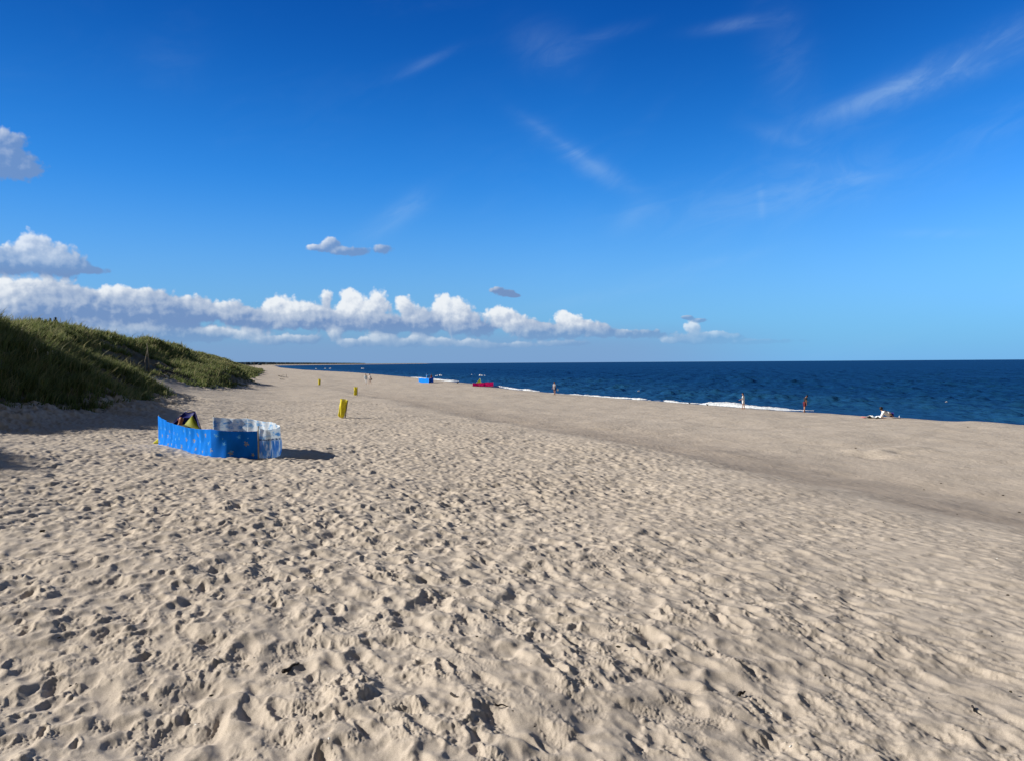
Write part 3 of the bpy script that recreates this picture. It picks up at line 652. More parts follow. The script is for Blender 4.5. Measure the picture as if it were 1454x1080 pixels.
def windbreak(name, pts, h, mats, label, cat, group=None, sag=.05, post_extra=.06, base_gap=.0, post_mat='palewood', motifs=None, posts=None, res=.02, smoothc=False, wob=.02, seed=0):
    """pts: ground points of the posts in order (Vectors)"""
    o0 = pts[0]; root = empty(name, o0, 0, label, cat, group); rnd = random.Random(seed)
    L = [Vector(p) - o0 for p in pts]; seg = [(b - a).length for a, b in zip(L, L[1:])]; cum = [0]
    for s_ in seg: cum.append(cum[-1] + s_)
    tot = cum[-1]; hs = h if hasattr(h, '__len__') else [h] * len(pts)
    def base(s_):
        s_ = min(max(s_, 0), tot - 1e-6)
        k = max(i for i in range(len(seg)) if cum[i] <= s_); t = (s_ - cum[k]) / seg[k]
        a, b = L[k], L[k + 1]
        if smoothc and len(L) > 2:
            p0 = L[k - 1] if k > 0 else a * 2 - b; p3 = L[k + 2] if k + 2 < len(L) else b * 2 - a
            p = .5 * ((2 * a) + (b - p0) * t + (2 * p0 - 5 * a + 4 * b - p3) * t * t + (3 * a - p0 - 3 * b + p3) * t ** 3)
        else: p = a.lerp(b, t)
        return p, k, t
    ph = [rnd.random() * 6 for _ in range(4)]
    def fn(u, v, k0=None):
        s_ = u * tot; p, k, t = base(s_); hh = hs[k] * (1 - t) + hs[k + 1] * t
        top = hh - sag * 4 * t * (1 - t); bot = base_gap - .02 + .05 * 4 * t * (1 - t) * .3
        d = (L[k + 1] - L[k]).normalized(); nrm = Vector((-d.y, d.x, 0))
        env = math.sin(math.pi * t)
        w = (wob * math.sin(s_ * 7 + ph[0] + v * 2.2) + wob * .6 * math.sin(s_ * 17 + ph[1] - v * 3) + .05 * math.sin(v * math.pi)) * env
        return p + Vector((0, 0, bot + (top - bot) * v)) + nrm * w
    # one fabric length; each span a child panel of its own
    for k in range(len(seg)):
        nu = max(6, int(seg[k] / res)); nv = max(4, int(max(hs) / res))
        a0 = cum[k] / tot; a1 = cum[k + 1] / tot
        f = sheet('fabric_panel', lambda u, v: fn(a0 + (a1 - a0) * min(max(u, 1e-4), 1 - 1e-4), v), nu, nv, mats[k % len(mats)] if not isinstance(mats[0], (list, tuple)) else mats[k % len(mats)], root, .004)
        if motifs:
            n1 = (nu + 1) * (nv + 1); uv = []
            for side in (0, 1):
                for j in range(nv + 1):
                    for i in range(nu + 1): uv.append((cum[k] + seg[k] * i / nu, hs[k] * j / nv))
            motif_faces(f.data, uv, motifs)
    for i, p in enumerate(L):
        if posts and i not in posts: continue
        d = (L[min(i + 1, len(L) - 1)] - L[max(i - 1, 0)]).normalized(); nrm = Vector((-d.y, d.x, 0)) * .016
        tx = rnd.uniform(-.01, .01)
        tube('post', [p + nrm + Vector((0, 0, -.15)), p + nrm + Vector((tx, 0, hs[i] + post_extra))], .011 if h is None else .012, M[post_mat], root, 6)
    return root

WB = {}
def G3(px, py, dz=0.0):
    p = hit(px, py); return Vector((p.x, p.y, p.z + dz))
a, b, c = G3(225, 631), G3(300, 648), G3(366, 651)
m1 = a.lerp(b, .5) + Vector((-.05, -.12, 0))
sc1 = px_scale(b)
mot = []
rnd = random.Random(4); totL = (b - a).length + (c - b).length
hgt0 = 37 * sc1
for i in range(int(totL / .17)):
    u = .10 + i * .172; row = (i * 2 % 3)
    v_ = hgt0 * (.2 + .3 * row) + rnd.uniform(-.03, .03)
    kind = ('turtle', 'star', 'turtle', 'star', 'star')[i % 5]
    mot.append((kind, u, v_, (.070 if kind == 'turtle' else .060), rnd.uniform(.8, 2.3), 1 if kind == 'turtle' or i % 3 == 0 else 2))
for i in range(int(totL / .2)):
    mot.append(('star', .06 + i * .2, hgt0 * rnd.uniform(.08, .92), rnd.uniform(.02, .035), rnd.random() * 3, 2))
bl = [M['blue'], M['beige'], M['cyan']]; bl_shaded = [M['shaded_blue'], M['beige'], M['cyan']]
wb = windbreak('windbreak', [a, m1, b, c], [38 * px_scale(a), 37.5 * sc1, 37 * sc1, 37 * sc1], [bl, bl, bl_shaded], 'bright blue cloth windbreak printed with turtles and starfish in front of the small tent', 'windbreak',
               sag=.03, motifs=mot, res=.011, smoothc=True, posts=(0, 2, 3), seed=2, post_extra=.02)
# the white and pale blue one that closes the ring
def mat_beachprint():
    m_ = bpy.data.materials.new('beach_print_cloth'); m_.use_nodes = True; n = m_.node_tree; b_ = n.nodes['Principled BSDF']
    t = node(n, 'ShaderNodeTexCoord'); s_ = node(n, 'ShaderNodeSeparateXYZ'); n.links.new(t.outputs['Object'], s_.inputs[0]); z = X(n, s_.outputs[2])
    cloud = noise(n, mapping(n, t.outputs['Object'], scale=(1, 1, .45)), 5, 4, .6).sm(.34, .54)
    streak = noise(n, mapping(n, t.outputs['Object'], scale=(.25, .25, 2.2)), 6, 4, .65).sm(.42, .62)
    skyp = mixc(n, cloud, (.20, .48, .78), (.82, .88, .92)); low = mixc(n, streak, (.08, .34, .72), (.70, .78, .86))
    c_ = mixc(n, z.sm(.36, .46), low, skyp); line = z.sm(.40, .42) * z.sm(.46, .44)
    c_ = mixc(n, line * noise(n, t.outputs['Object'], 22, 2, .5).sm(.4, .6), c_, (.10, .16, .30))
    n.links.new(c_, b_.inputs['Base Color']); b_.inputs['Roughness'].default_value = .7
    tr = node(n, 'ShaderNodeBsdfTranslucent'); n.links.new(c_, tr.inputs[0]); mx = node(n, 'ShaderNodeMixShader'); mx.inputs[0].default_value = .4
    n.links.new(b_.outputs[0], mx.inputs[1]); n.links.new(tr.outputs[0], mx.inputs[2]); n.links.new(mx.outputs[0], n.nodes['Material Output'].inputs[0])
    return m_
bp_ = mat_beachprint()
q0 = G3(303, 636); q1 = G3(351, 638); q2 = G3(386, 640); q3 = G3(397, 644); q4 = G3(388, 649.5); q5 = G3(368, 650)
hh = 37.5 * px_scale(q0)
wb2 = windbreak('windbreak', [q0, q1, q2, q3, q4, q5], [hh * 1.12, hh * 1.12, hh * 1.0, hh * .95, hh * .92, hh * .96], [bp_], 'pale blue and white windbreak with a sky print behind the turtle windbreak', 'windbreak',
                sag=.025, smoothc=True, posts=(0, 1, 5), post_extra=.05, seed=5, wob=.03)

# ------------------------------------------------------------------ small beach tent
def tent():
    fl = G3(219, 629); s_ = px_scale(fl); Yb = fl.y
    def at(px, py, y):
        d = ray(px, py); t = y / d.y; return Vector((d.x * t, y, d.z * t))
    gz = lambda p, e=-.02: Vector((p.x, p.y, zg(p.x, p.y) + e))
    root = empty('beach_tent', fl, 0, 'low navy and olive pop up beach tent behind the turtle windbreak', 'tent')
    bl_ = gz(at(240, 612, Yb + 1.5)); br_ = gz(at(284, 618, Yb + 1.4)); fr_ = gz(at(292, 624, Yb + .15))
    t1_ = at(262, 585, Yb + .75); t2_ = at(277, 584, Yb + .72)
    def tri(name, A, B, C_, D, m_, bulge=.05):
        def fn(u, v):
            p = (A.lerp(B, u)).lerp(D.lerp(C_, u), v) - fl; n_ = (B - A).cross(D - A).normalized()
            return p + n_ * bulge * math.sin(math.pi * u) * math.sin(math.pi * min(v, .98))
        return sheet(name, fn, 14, 12, m_, root, .006)
    tri('side_panel', fl, bl_, t1_ + Vector((0, .02, 0)), t1_, M['navy'], -.05)
    tri('back_panel', bl_, br_, t2_, t1_, M['navy'], .06)
    tri('side_panel', br_, fr_, t2_ + Vector((.01, -.05, -.01)), t2_, M['navy'], .03)
    e1, e2, e3 = at(259, 606, Yb + .35), at(288.5, 616, Yb + .12), at(271.5, 591, Yb + .55)
    tri('door_flap', e1, e2, e3.lerp(t2_, .25), e3, M['lime'], .05)
    # yellow ground flap at the left corner, and the roof strip between the ridge points
    f1 = fl + Vector((-.03, -.05, 0)); f2 = fl.lerp(t1_, .34)
    tri('ground_flap', f1, fl + Vector((.34, -.02, 0)), fl.lerp(t1_, .36) + Vector((.05, 0, 0)), f2, M['lemon'], .02)
    tri('roof_panel', t1_, t2_, t2_.lerp(fr_, .18) + Vector((-.14, -.02, 0)), t1_.lerp(fl, .18) + Vector((.05, 0, 0)), M['navy'], .03)
    for A, B in ((fl, t1_), (fr_, t2_), (bl_, t1_), (br_, t2_), (t1_, t2_)):
        mid = A.lerp(B, .5) + Vector((0, 0, .05)); tube('pole', [A - fl, mid - fl, B - fl], .012, M['navy'], root, 6)
    return root, Yb
tent_o, tentY = tent()

# ------------------------------------------------------------------ people
def skinned(name, verts, edges, radii, m_, parent, sub=2, root=0):
    me = bpy.data.meshes.new(name); me.from_pydata([tuple(v) for v in verts], edges, [])
    o = bpy.data.objects.new(name, me); COL.objects.link(o)
    sk = o.modifiers.new('s', 'SKIN'); sk.use_smooth_shade = True; sb = o.modifiers.new('d', 'SUBSURF'); sb.levels = sub; sb.render_levels = sub
    sv = me.skin_vertices[0].data
    for i, r in enumerate(radii):
        sv[i].radius = r if hasattr(r, '__len__') else (r, r); sv[i].use_root = (i == root)
    dg = bpy.context.evaluated_depsgraph_get(); dg.update(); me2 = bpy.data.meshes.new_from_object(o.evaluated_get(dg)); me2.name = name
    bpy.data.objects.remove(o); bpy.data.meshes.remove(me)
    me2.polygons.foreach_set('use_smooth', [True] * len(me2.polygons))
    return link(name, me2, m_, parent)
class Pose:
    """joints in metres for a 1.75 m adult facing +Y, x to its right; angles in degrees"""
    def __init__(s, lean=0, head=0, hips=((8, 4), (-10, 6)), arms=((14, 12), (-12, 14)), spread=6, z=.93, hipflex=None, turn=0):
        s.v = {}; V = Vector
        def rotx(v, a): a = R(a); return V((v.x, v.y * math.cos(a) - v.z * math.sin(a), v.y * math.sin(a) + v.z * math.cos(a)))
        pel = V((0, 0, z)); s.pel = pel
        up_ = lambda dzz, dy=0, dx_=0: pel + rotx(V((dx_, dy, dzz)), -lean)
        s.spine = up_(.20, .01); s.chest = up_(.40, .0); s.neck = up_(.53, -.01)
        hd = lambda dzz, dy=0: s.neck + rotx(V((0, dy, dzz)), -lean - head)
        s.hb = hd(.07, .015); s.hm = hd(.15, .02); s.ht = hd(.225, .01); s.nose = hd(.125, .115); s.hc = hd(.155, .01); s.headrot = -lean - head
        s.hips = []; s.arms = []
        for sx, (hp, kn) in zip((-1, 1), hips):
            h = pel + V((sx * .095, 0, -.05)); k = h + rotx(V((sx * .02, 0, -.42)), hp); a = k + rotx(V((0, 0, -.40)), hp - kn)
            s.hips.append((h, k, a, a + V((0, .06, -.045)), a + V((0, .17, -.06)), a + V((0, -.05, -.045))))
        for sx, (sh, el_) in zip((-1, 1), arms):
            p = up_(.43, -.01, sx * .17); e = p + rotx(V((sx * math.sin(R(spread)) * .28, 0, -.28)), sh - lean * .0); w = e + rotx(V((sx * .02, 0, -.245)), sh + el_)
            s.arms.append((p, e, w, (w - e).normalized(), sx))
def person(name_label, pos, rz, scale, pose, tops, group=None, fem=.96, hair='short', hairm='hair', skin='skin', base_drop=None, eyes=False):
    root = empty('person', pos, rz, name_label, 'person', group, scale)
    v = [pose.pel, pose.spine, pose.chest, pose.neck, pose.hb, pose.hm, pose.ht, pose.nose]
    e = [(0, 1), (1, 2), (2, 3), (3, 4), (4, 5), (5, 6), (5, 7)]
    r = [(.135 * fem, .10), (.125 * fem, .092), (.145 * fem, .10), (.046, .048), (.056, .066), (.076, .092), (.056, .066), .017]
    def add(p, rr, par):
        v.append(p); r.append(rr); e.append((par, len(v) - 1)); return len(v) - 1
    for (h, k, a, f, t, hl) in pose.hips:
        i = add(h, .092, 0); i = add(h.lerp(k, .5), .078, i); i = add(k, .056, i); i = add(k.lerp(a, .35), .056, i); i2 = add(a, .036, i); add(f, .036, i2); add(t, .026, len(v) - 1); add(hl, .034, i2)
    for (p, el_, w, d, sx) in pose.arms:
        i = add(p, .056, 2); i = add(el_, .040, i); i = add(w, .026, i)
        side = Vector((0, 1, 0)).cross(d).normalized() if abs(d.y) < .9 else Vector((1, 0, 0)); nrm = d.cross(side).normalized()
        pm = add(w + d * .055, (.034, .018), i)
        for q, (o_, ln) in enumerate(((-.027, .065), (-.009, .078), (.010, .072), (.027, .056))):
            k1 = add(w + d * .095 + nrm * o_, .0095, pm); add(w + d * (.095 + ln * .5) + nrm * (o_ * 1.1) - side * sx * .008, .0085, k1); add(w + d * (.095 + ln) + nrm * (o_ * 1.1) - side * sx * .026, .007, len(v) - 1)
        k1 = add(w + d * .04 + nrm * .038, .011, pm); add(w + d * .085 + nrm * .055, .009, k1)
    body = skinned('body', v, e, r, M[skin], root, 2)
    # hair
    if hair != 'bald':
        Rm = Matrix.Rotation(R(pose.headrot), 3, 'X'); bm = bmesh.new(); bmesh.ops.create_icosphere(bm, subdivisions=3, radius=1)
        for q in bm.verts:
            c_ = q.co; k = 1 + .03 * math.sin(c_.x * 17) + .03 * math.sin(c_.z * 13 + c_.y * 9)
            y_ = c_.y * .112; z_ = c_.z * .125
            if c_.z < -.1 and hair == 'short': z_ *= .55
            if hair == 'long' and c_.z < 0 and c_.y < .2: z_ *= 2.1
            if c_.y > .35 and c_.z < .45: y_ = .030
            q.co = pose.hc + Rm @ Vector((c_.x * .092 * k, (y_ - .012) * k, z_ * k + .012))
        bm_obj('hair', bm, M[hairm], root)
    if eyes:
        Rm = Matrix.Rotation(R(pose.headrot), 3, 'X')
        for sx in (-1, 1):
            blob('eye', pose.hm + Rm @ Vector((sx * .034, .085, .012)), (.012, .008, .008), M['eye'], root, 2)
            blob('ear', pose.hm + Rm @ Vector((sx * .083, .0, -.01)), (.012, .022, .034), M[skin], root, 2)
        blob('mouth', pose.hm + Rm @ Vector((0, .088, -.052)), (.026, .008, .006), M['maroon'], root, 2)
    for (kind, mm) in tops:
        if kind in ('shirt', 'long_shirt', 'tunic'):
            low_ = -.24 if kind != 'tunic' else -.36
            vv = [pose.pel + Vector((0, 0, .02 + low_)), pose.spine, pose.chest, pose.neck.lerp(pose.chest, .25)]; ee = [(0, 1), (1, 2), (2, 3)]
            rr = [(.185 * fem, .150), (.17 * fem, .135), (.185 * fem, .138), (.09, .08)]
            for (p, el_, w, d, sx) in pose.arms:
                vv.append(p + Vector((0, 0, .005))); rr.append(.075); ee.append((2, len(vv) - 1)); end = p.lerp(el_, .75) if kind != 'long_shirt' else el_
                vv.append(end); rr.append(.058); ee.append((len(vv) - 2, len(vv) - 1))
                if kind == 'long_shirt': vv.append(w); rr.append(.040); ee.append((len(vv) - 2, len(vv) - 1))
            skinned('shirt', vv, ee, rr, M[mm], root, 2)
        if kind in ('shorts', 'trousers', 'swimwear'):
            vv = [pose.pel + Vector((0, 0, .13)), pose.pel]; ee = [(0, 1)]; rr = [(.150 * fem, .115), (.16 * fem, .125)]
            for (h, k, a, f, t, hl) in pose.hips:
                vv.append(h); rr.append(.108); ee.append((1, len(vv) - 1)); e2 = h.lerp(k, .25 if kind == 'swimwear' else (.85 if kind == 'shorts' else 1))
                vv.append(e2); rr.append(.092 if kind != 'trousers' else .072); ee.append((len(vv) - 2, len(vv) - 1))
                if kind == 'trousers': vv.append(k.lerp(a, .9)); rr.append(.058); ee.append((len(vv) - 2, len(vv) - 1))
            skinned(kind if kind != 'swimwear' else 'swim_trunks', vv, ee, rr, M[mm], root, 2)
        if kind == 'hat':
            Rm = Matrix.Rotation(R(pose.headrot), 3, 'X'); bm = bmesh.new()
            for (rr_, z0, z1) in ((.16, .06, .075), (.10, .07, .15)):
                tube_bm(bm, [pose.hc + Rm @ Vector((0, 0, z0)), pose.hc + Rm @ Vector((0, 0, z1))], [rr_, rr_ * .9], 16)
            bm_obj('hat', bm, M[mm], root)
    return root
def drop(pose):  # lowest foot point
    return min(min(p.z for p in leg) for leg in pose.hips) - .03
def stand(label, px, py, hpx, rz, pose, tops, hfac=1.0, **kw):
    p = G3(px, py); H_ = hpx * px_scale(p); sc_ = H_ / (pose.ht.z + .06 - drop(pose)) * hfac
    return person(label, p + Vector((0, 0, -drop(pose) * sc_ - .01)), R(rz), sc_, pose, tops, **kw), p, sc_

walk = Pose(lean=3, head=2, hips=((18, 6), (-16, 14)), arms=((-14, 8), (14, 16)))
calm = Pose(lean=2, head=12, hips=((4, 2), (-5, 4)), arms=((12, 55), (6, 20)))
bent = Pose(lean=16, head=34, hips=((6, 2), (-8, 6)), arms=((4, 78), (-20, 30)))
stand('person walking along the beach in pale blue and white clothes, left one of the pair', 519.6, 545.2, 14.2, 175, walk, [('long_shirt', 'pale_blue'), ('trousers', 'white')], group='couple strolling on the beach', hairm='brown_hair')
w2, p2, s2 = stand('person in white top and dark shorts with a bag, right one of the walking pair', 525.2, 544.6, 13.8, 172, Pose(lean=2, head=4, hips=((-14, 10), (16, 4)), arms=((12, 10), (-8, 12))), [('shirt', 'white'), ('shorts', 'grey')], group='couple strolling on the beach')
person788, p788, s788 = stand('person in a grey top and dark shorts standing at the water line beside breaking surf', 787.5, 560.2, 18.6, 150, Pose(lean=3, head=6, hips=((8, 3), (-9, 8)), arms=((30, 45), (10, 12))), [('tunic', 'grey'), ('shorts', 'wine')], hair='long', hairm='brown_hair')
stand('slender person in a white top and shorts looking out over the breaking waves', 1055.5, 580.3, 22.3, 60, calm, [('tunic', 'white'), ('shorts', 'white')], fem=1.0, skin='skin')
pe = G3(1142.5, 585.6); pe = pe * (1 + 6.5 / pe.length); pe.z = zg(pe.x, pe.y); de = ray(1143.5, 560.8); He = de.z * pe.y / de.y - pe.z; se = He / (bent.ht.z + .05 - drop(bent))
person('person in a black top and dark red shorts looking down at the water edge', pe + Vector((0, 0, -drop(bent) * se - .01)), R(-75), se, bent, [('shirt', 'black'), ('shorts', 'maroon')])
stand('person all in bright blue standing behind the blue windbreak by the sea', 606.3, 542.0, 11.6, -30, Pose(arms=((20, 30), (10, 20))), [('tunic', 'bright_blue'), ('hat', 'bright_blue'), ('shorts', 'bright_blue')], group='bathers by the far blue windbreak')
stand('tanned person in coral red swimwear beside the person in blue, behind the far windbreak', 612.6, 542.0, 11.2, 20, Pose(arms=((16, 50), (14, 60))), [('swimwear', 'coral')], skin='brown_skin', group='bathers by the far blue windbreak')

# bag carried by the right stroller, net in the hand of the person at the surf
bg_ = empty('shoulder_bag', p2 + Vector((.33 * s2, -.02, .78 * s2)), 0, 'dark bag hanging at the side of the right hand stroller', 'bag', None, s2)
blob('bag_body', (0, 0, 0), (.09, .15, .17), M['black'], bg_, 3, .03, 4); tube('strap', [(0, -.1, .12), (-.06, 0, .46), (0, .1, .12)], .012, M['black'], bg_, 6)
nb = empty('plastic_bag', p788 + Vector((.42 * s788, -.05, .68 * s788)), 0, 'small pale bag held by the person in grey at the water line', 'bag', None, s788)
blob('bag_body', (0, 0, 0), (.12, .08, .16), M['towel'], nb, 3, .07, 5); tube('handle', [(-.05, 0, .12), (-.10, 0, .24), (-.02, 0, .13)], .010, M['towel'], nb, 6)

# man sitting by the tent: only head and shoulders show above the windbreak
ps = Pose(lean=6, head=4, hips=((88, 95), (82, 110)), arms=((35, 30), (30, 40)), z=.10)
dman = ray(256.8, 594.5); tman = (tentY + .12) / dman.y; pm_ = Vector((dman.x * tman, dman.y * tman, dman.z * tman))
man_root = Vector((pm_.x, pm_.y, 0)); gz_ = zg(pm_.x, pm_.y); want = pm_.z
head_at = ps.hm.z; sc_m = 1.0; rzm = R(-125)
hv = Matrix.Rotation(rzm, 3, 'Z') @ ps.hm
gzm = zg(pm_.x - hv.x, pm_.y - hv.y)
man = person('bald sunburnt man in a pale yellow shirt sitting in front of the small tent', Vector((pm_.x - hv.x * sc_m, pm_.y - hv.y * sc_m, want - head_at * sc_m)), rzm, sc_m, ps,
             [('shirt', 'pale_yellow'), ('shorts', 'black')], skin='brown_skin', hair='bald', eyes=True)
MAN_INFO = (want - head_at * sc_m, gzm)
print('man seat z vs ground', MAN_INFO)

# ------------------------------------------------------------------ woman lying on her side at the berm
pr = G3(1250, 594.0); sr = px_scale(pr)
def lying():
    root = empty('person', pr + Vector((0, 0, .02)), 0, 'dark haired person in white shirt and purple shorts reclining at the water line', 'person')
    k = sr / .0455    # photo pixels to metres at this spot
    def V3(px, py, dy=0.0): return Vector(((px - 1250) * sr, dy, (594 - py) * sr))
    pel = V3(1264, 589.5, .1); sp = V3(1260, 587.5, .05); ch = V3(1256.3, 587.0, 0); nk = V3(1253.2, 584.8, 0); hb = V3(1252, 583.6, 0); hm = V3(1251.3, 582.2, 0); ht = V3(1251, 579.8, .02)
    v = [pel, sp, ch, nk, hb, hm, ht, hm + Vector((-.02, .12, -.02))]; e = [(0, 1), (1, 2), (2, 3), (3, 4), (4, 5), (5, 6), (5, 7)]
    r = [.17, .15, .17, .07, .07, .09, .055, .018]
    def chain(par, pts):
        for p, rr in pts: v.append(p); r.append(rr); e.append((par, len(v) - 1)); par = len(v) - 1
        return par
    sh1 = V3(1253, 586, -.12); el1 = V3(1249.5, 592.2, -.18); w1 = V3(1253.5, 593.2, -.25)
    sh2 = V3(1257, 584.6, .14); el2 = V3(1260.5, 587.8, -.26); w2_ = V3(1264.5, 591.2, -.2)
    i1 = chain(2, [(sh1, .06), (el1, .042), (w1, .027), (w1 + Vector((.08, -.02, 0)), .03)])
    i2 = chain(2, [(sh2, .06), (el2, .042), (w2_, .027), (w2_ + Vector((.08, 0, -.02)), .03)])
    for idx, w in ((i1, w1), (i2, w2_)):
        for q in range(4): chain(idx, [(v[idx] + Vector((.045, (q - 1.5) * .02, 0)), .009), (v[idx] + Vector((.085, (q - 1.5) * .022, -.012)), .008)])
        chain(idx, [(v[idx] + Vector((.01, .045, .01)), .010), (v[idx] + Vector((.05, .055, .01)), .009)])
    legs = []
    for dy, a in ((.02, 0), (.16, .06)):
        hip = pel + Vector((.02, dy, 0)); kn = V3(1268.8, 590.0, dy + .45) + Vector((0, 0, a)); an = V3(1273, 593.2, dy + .95); toe = an + Vector((.14, .1, .0)); legs.append((hip, kn))
        chain(0, [(hip, .095), (hip.lerp(kn, .5), .08), (kn, .06), (kn.lerp(an, .4), .055), (an, .036), (toe, .028)])
    skinned('body', v, e, r, M['skin'], root, 2)
    skinned('shirt', [pel + Vector((-.03, 0, 0)), sp, ch, nk.lerp(ch, .35), sh1, sh1.lerp(el1, .9), sh2, sh2.lerp(el2, .9)], [(0, 1), (1, 2), (2, 3), (2, 4), (4, 5), (2, 6), (6, 7)], [.235, .225, .235, .13, .12, .09, .12, .09], M['white'], root, 2)
    skinned('shorts', [pel, legs[0][0], legs[0][0].lerp(legs[0][1], .85), legs[1][0], legs[1][0].lerp(legs[1][1], .85)], [(0, 1), (1, 2), (0, 3), (3, 4)], [.17, .125, .11, .125, .11], M['purple'], root, 2)
    bm = bmesh.new(); bmesh.ops.create_icosphere(bm, subdivisions=3, radius=1)
    for q in bm.verts:
        c_ = q.co; kk = 1 + .04 * math.sin(c_.x * 15 + c_.z * 9); q.co = hm.lerp(ht, .45) + Vector((c_.x * .125 * kk, .015 + c_.y * .12 * kk, c_.z * .135 * kk + .01))
    bm_obj('hair', bm, M['hair'], root)
lying()
def towel(name, label, cat, px, py, w, d, m_, rot=0, seed=0, h=.03):
    p = G3(px, py); root = empty(name, p, rot, label, cat); rnd = random.Random(seed); ph = [rnd.random() * 6 for _ in range(4)]
    def fn(u, v):
        x = (u - .5) * w; y = (v - .5) * d; return Vector((x, y, .02 + h * (.5 + .5 * math.sin(x * 6 + ph[0]) * math.cos(y * 5 + ph[1])) + .3 * h * math.sin(x * 17 + ph[2])))
    sheet('cloth', fn, 40, 24, m_, root, .012); return root
towel('beach_towel', 'pale crumpled towel spread beside the reclining person', 'towel', 1243, 593.3, .95, .8, M['towel'], .1, 3, .17)
towel('beach_mat', 'faded pink cloth at the left end of the reclining person\'s things', 'towel', 1226.5, 592.6, .38, .5, M['pink'], .2, 8, .05)
bgp = G3(1235, 593.2); bb = empty('beach_bag', bgp, 0, 'small dark bag lying between the pink cloth and the pale towel', 'bag')
blob('bag_body', (0, 0, .06), (.19, .14, .10), M['black'], bb, 3, .05, 4, flat=-.02); tube('handle', [(-.1, 0, .1), (0, -.02, .24), (.1, 0, .1)], .012, M['black'], bb, 6)
sh_ = G3(1277, 593.6); ob = empty('drink_bottle', sh_, 0, 'small white bottle standing by the feet of the reclining person', 'bottle')
bm = bmesh.new(); tube_bm(bm, [(0, 0, -.02), (0, 0, .14), (0, 0, .19), (0, 0, .22)], [.038, .038, .018, .016], 12); bm_obj('bottle_body', bm, M['white'], ob)
bm = bmesh.new(); tube_bm(bm, [(0, 0, .221), (0, 0, .25)], .02, 12); bm_obj('cap', bm, M['bright_blue'], ob)

# ------------------------------------------------------------------ far windbreaks
A1, A2, A3, A4 = G3(594.5, 541.8), G3(599, 543.2), G3(609, 543.6), G3(615.5, 542.8)
s_ = px_scale(A2)
windbreak('windbreak', [A1, A2, A3, A4], [5.6 * s_, 6.4 * s_, 6.2 * s_, 7.4 * s_], [M['blue'], M['blue'], M['shaded_blue']], 'small bright blue windbreak near the sea with two people behind it', 'windbreak', sag=.05, res=.06, post_extra=.08, seed=9)
B1, B2, B3, B4 = G3(671, 548.2), G3(680, 548.6), G3(692, 548.5), G3(700.6, 548.0)
s_ = px_scale(B2)
windbreak('windbreak', [B1, B2, B3, B4], [4.6 * s_, 5.4 * s_, 6.4 * s_, 7.0 * s_], [M['magenta']], 'magenta windbreak with a white end post near the surf', 'windbreak', sag=.06, res=.06, post_extra=.06, post_mat='white', seed=12)
tp = G3(679, 547.6) + Vector((0, 2.2, 0)); tp.z = zg(tp.x, tp.y); k = px_scale(tp)
tt = empty('beach_tent', tp, 0, 'lime green tent tip showing above the magenta windbreak', 'tent')
apex = Vector((1.0 * k * 2, .1, 10.3 * k)); base = [Vector((-7 * k, -.5, -.02)), Vector((4.5 * k, -.5, -.02)), Vector((5 * k, .9, -.02)), Vector((-5 * k, .9, -.02))]
for i in range(4):
    A_, B_ = base[i], base[(i + 1) % 4]
    sheet('tent_panel', lambda u, v: (A_.lerp(B_, u)).lerp(apex, v * .985) + Vector((0, 0, 0)), 8, 8, M['acid'], tt, .01)
for b_ in base: tube('pole', [b_, apex], .015, M['white'], tt, 6)

# ------------------------------------------------------------------ litter bins: yellow sack on a leaning post
def bin_make():
    root = empty('litter_sack', (0, 0, 0))
    tube('post', [(.235, 0, -.3), (.228, .0, .3), (.22, .0, 1.12)], [.034, .032, .03], M['wood'], root, 8)
    bm = bmesh.new(); N = 28
    for k in range(N + 1):
        pass
    ring = [(math.cos(i * 2 * math.pi / N) * .215, math.sin(i * 2 * math.pi / N) * .215, 1.05) for i in range(N + 1)]; tube_bm(bm, ring, .010, 6, False); bm_obj('hoop', bm, M['metal'], root)
    bm = bmesh.new(); rows = []; rnd = random.Random(3); ph = [rnd.random() * 6 for _ in range(5)]
    NR = 26; NA = 40
    for j in range(NR + 1):
        t = j / NR; z = 1.09 - 1.05 * t; base_r = .225 - .03 * math.sin(t * 3.1) - (.11 * max(0, (t - .86) / .14) ** 1.6); row = []
        for i in range(NA):
            a = i * 2 * math.pi / NA
            r_ = base_r * (1 + .16 * math.sin(a * 3 + ph[0] + t * 2.5) * t + .09 * math.sin(a * 7 + ph[1] - t * 5) * min(1, t * 4) + .04 * math.sin(a * 2 + t * 11 + ph[2]) + .02 * math.sin(a * 13 + t * 17))
            if j == 0: r_ *= 1.04
            row.append(bm.verts.new((math.cos(a) * r_ * 1.0 - .02, math.sin(a) * r_, z)))
        rows.append(row)
    for u, v in zip(rows, rows[1:]):
        for i in range(NA): bm.faces.new((u[i], u[(i + 1) % NA], v[(i + 1) % NA], v[i]))
    bm.faces.new(rows[-1])
    bm_obj('sack', bm, M['yellow'], root)
    for z in (1.0, .52): tube('tie', [(.19, .0, z), (.245, .03, z + .01), (.27, 0, z), (.245, -.035, z + .01), (.19, 0, z)], .008, M['metal'], root, 5)
    return root
b0 = bin_make()
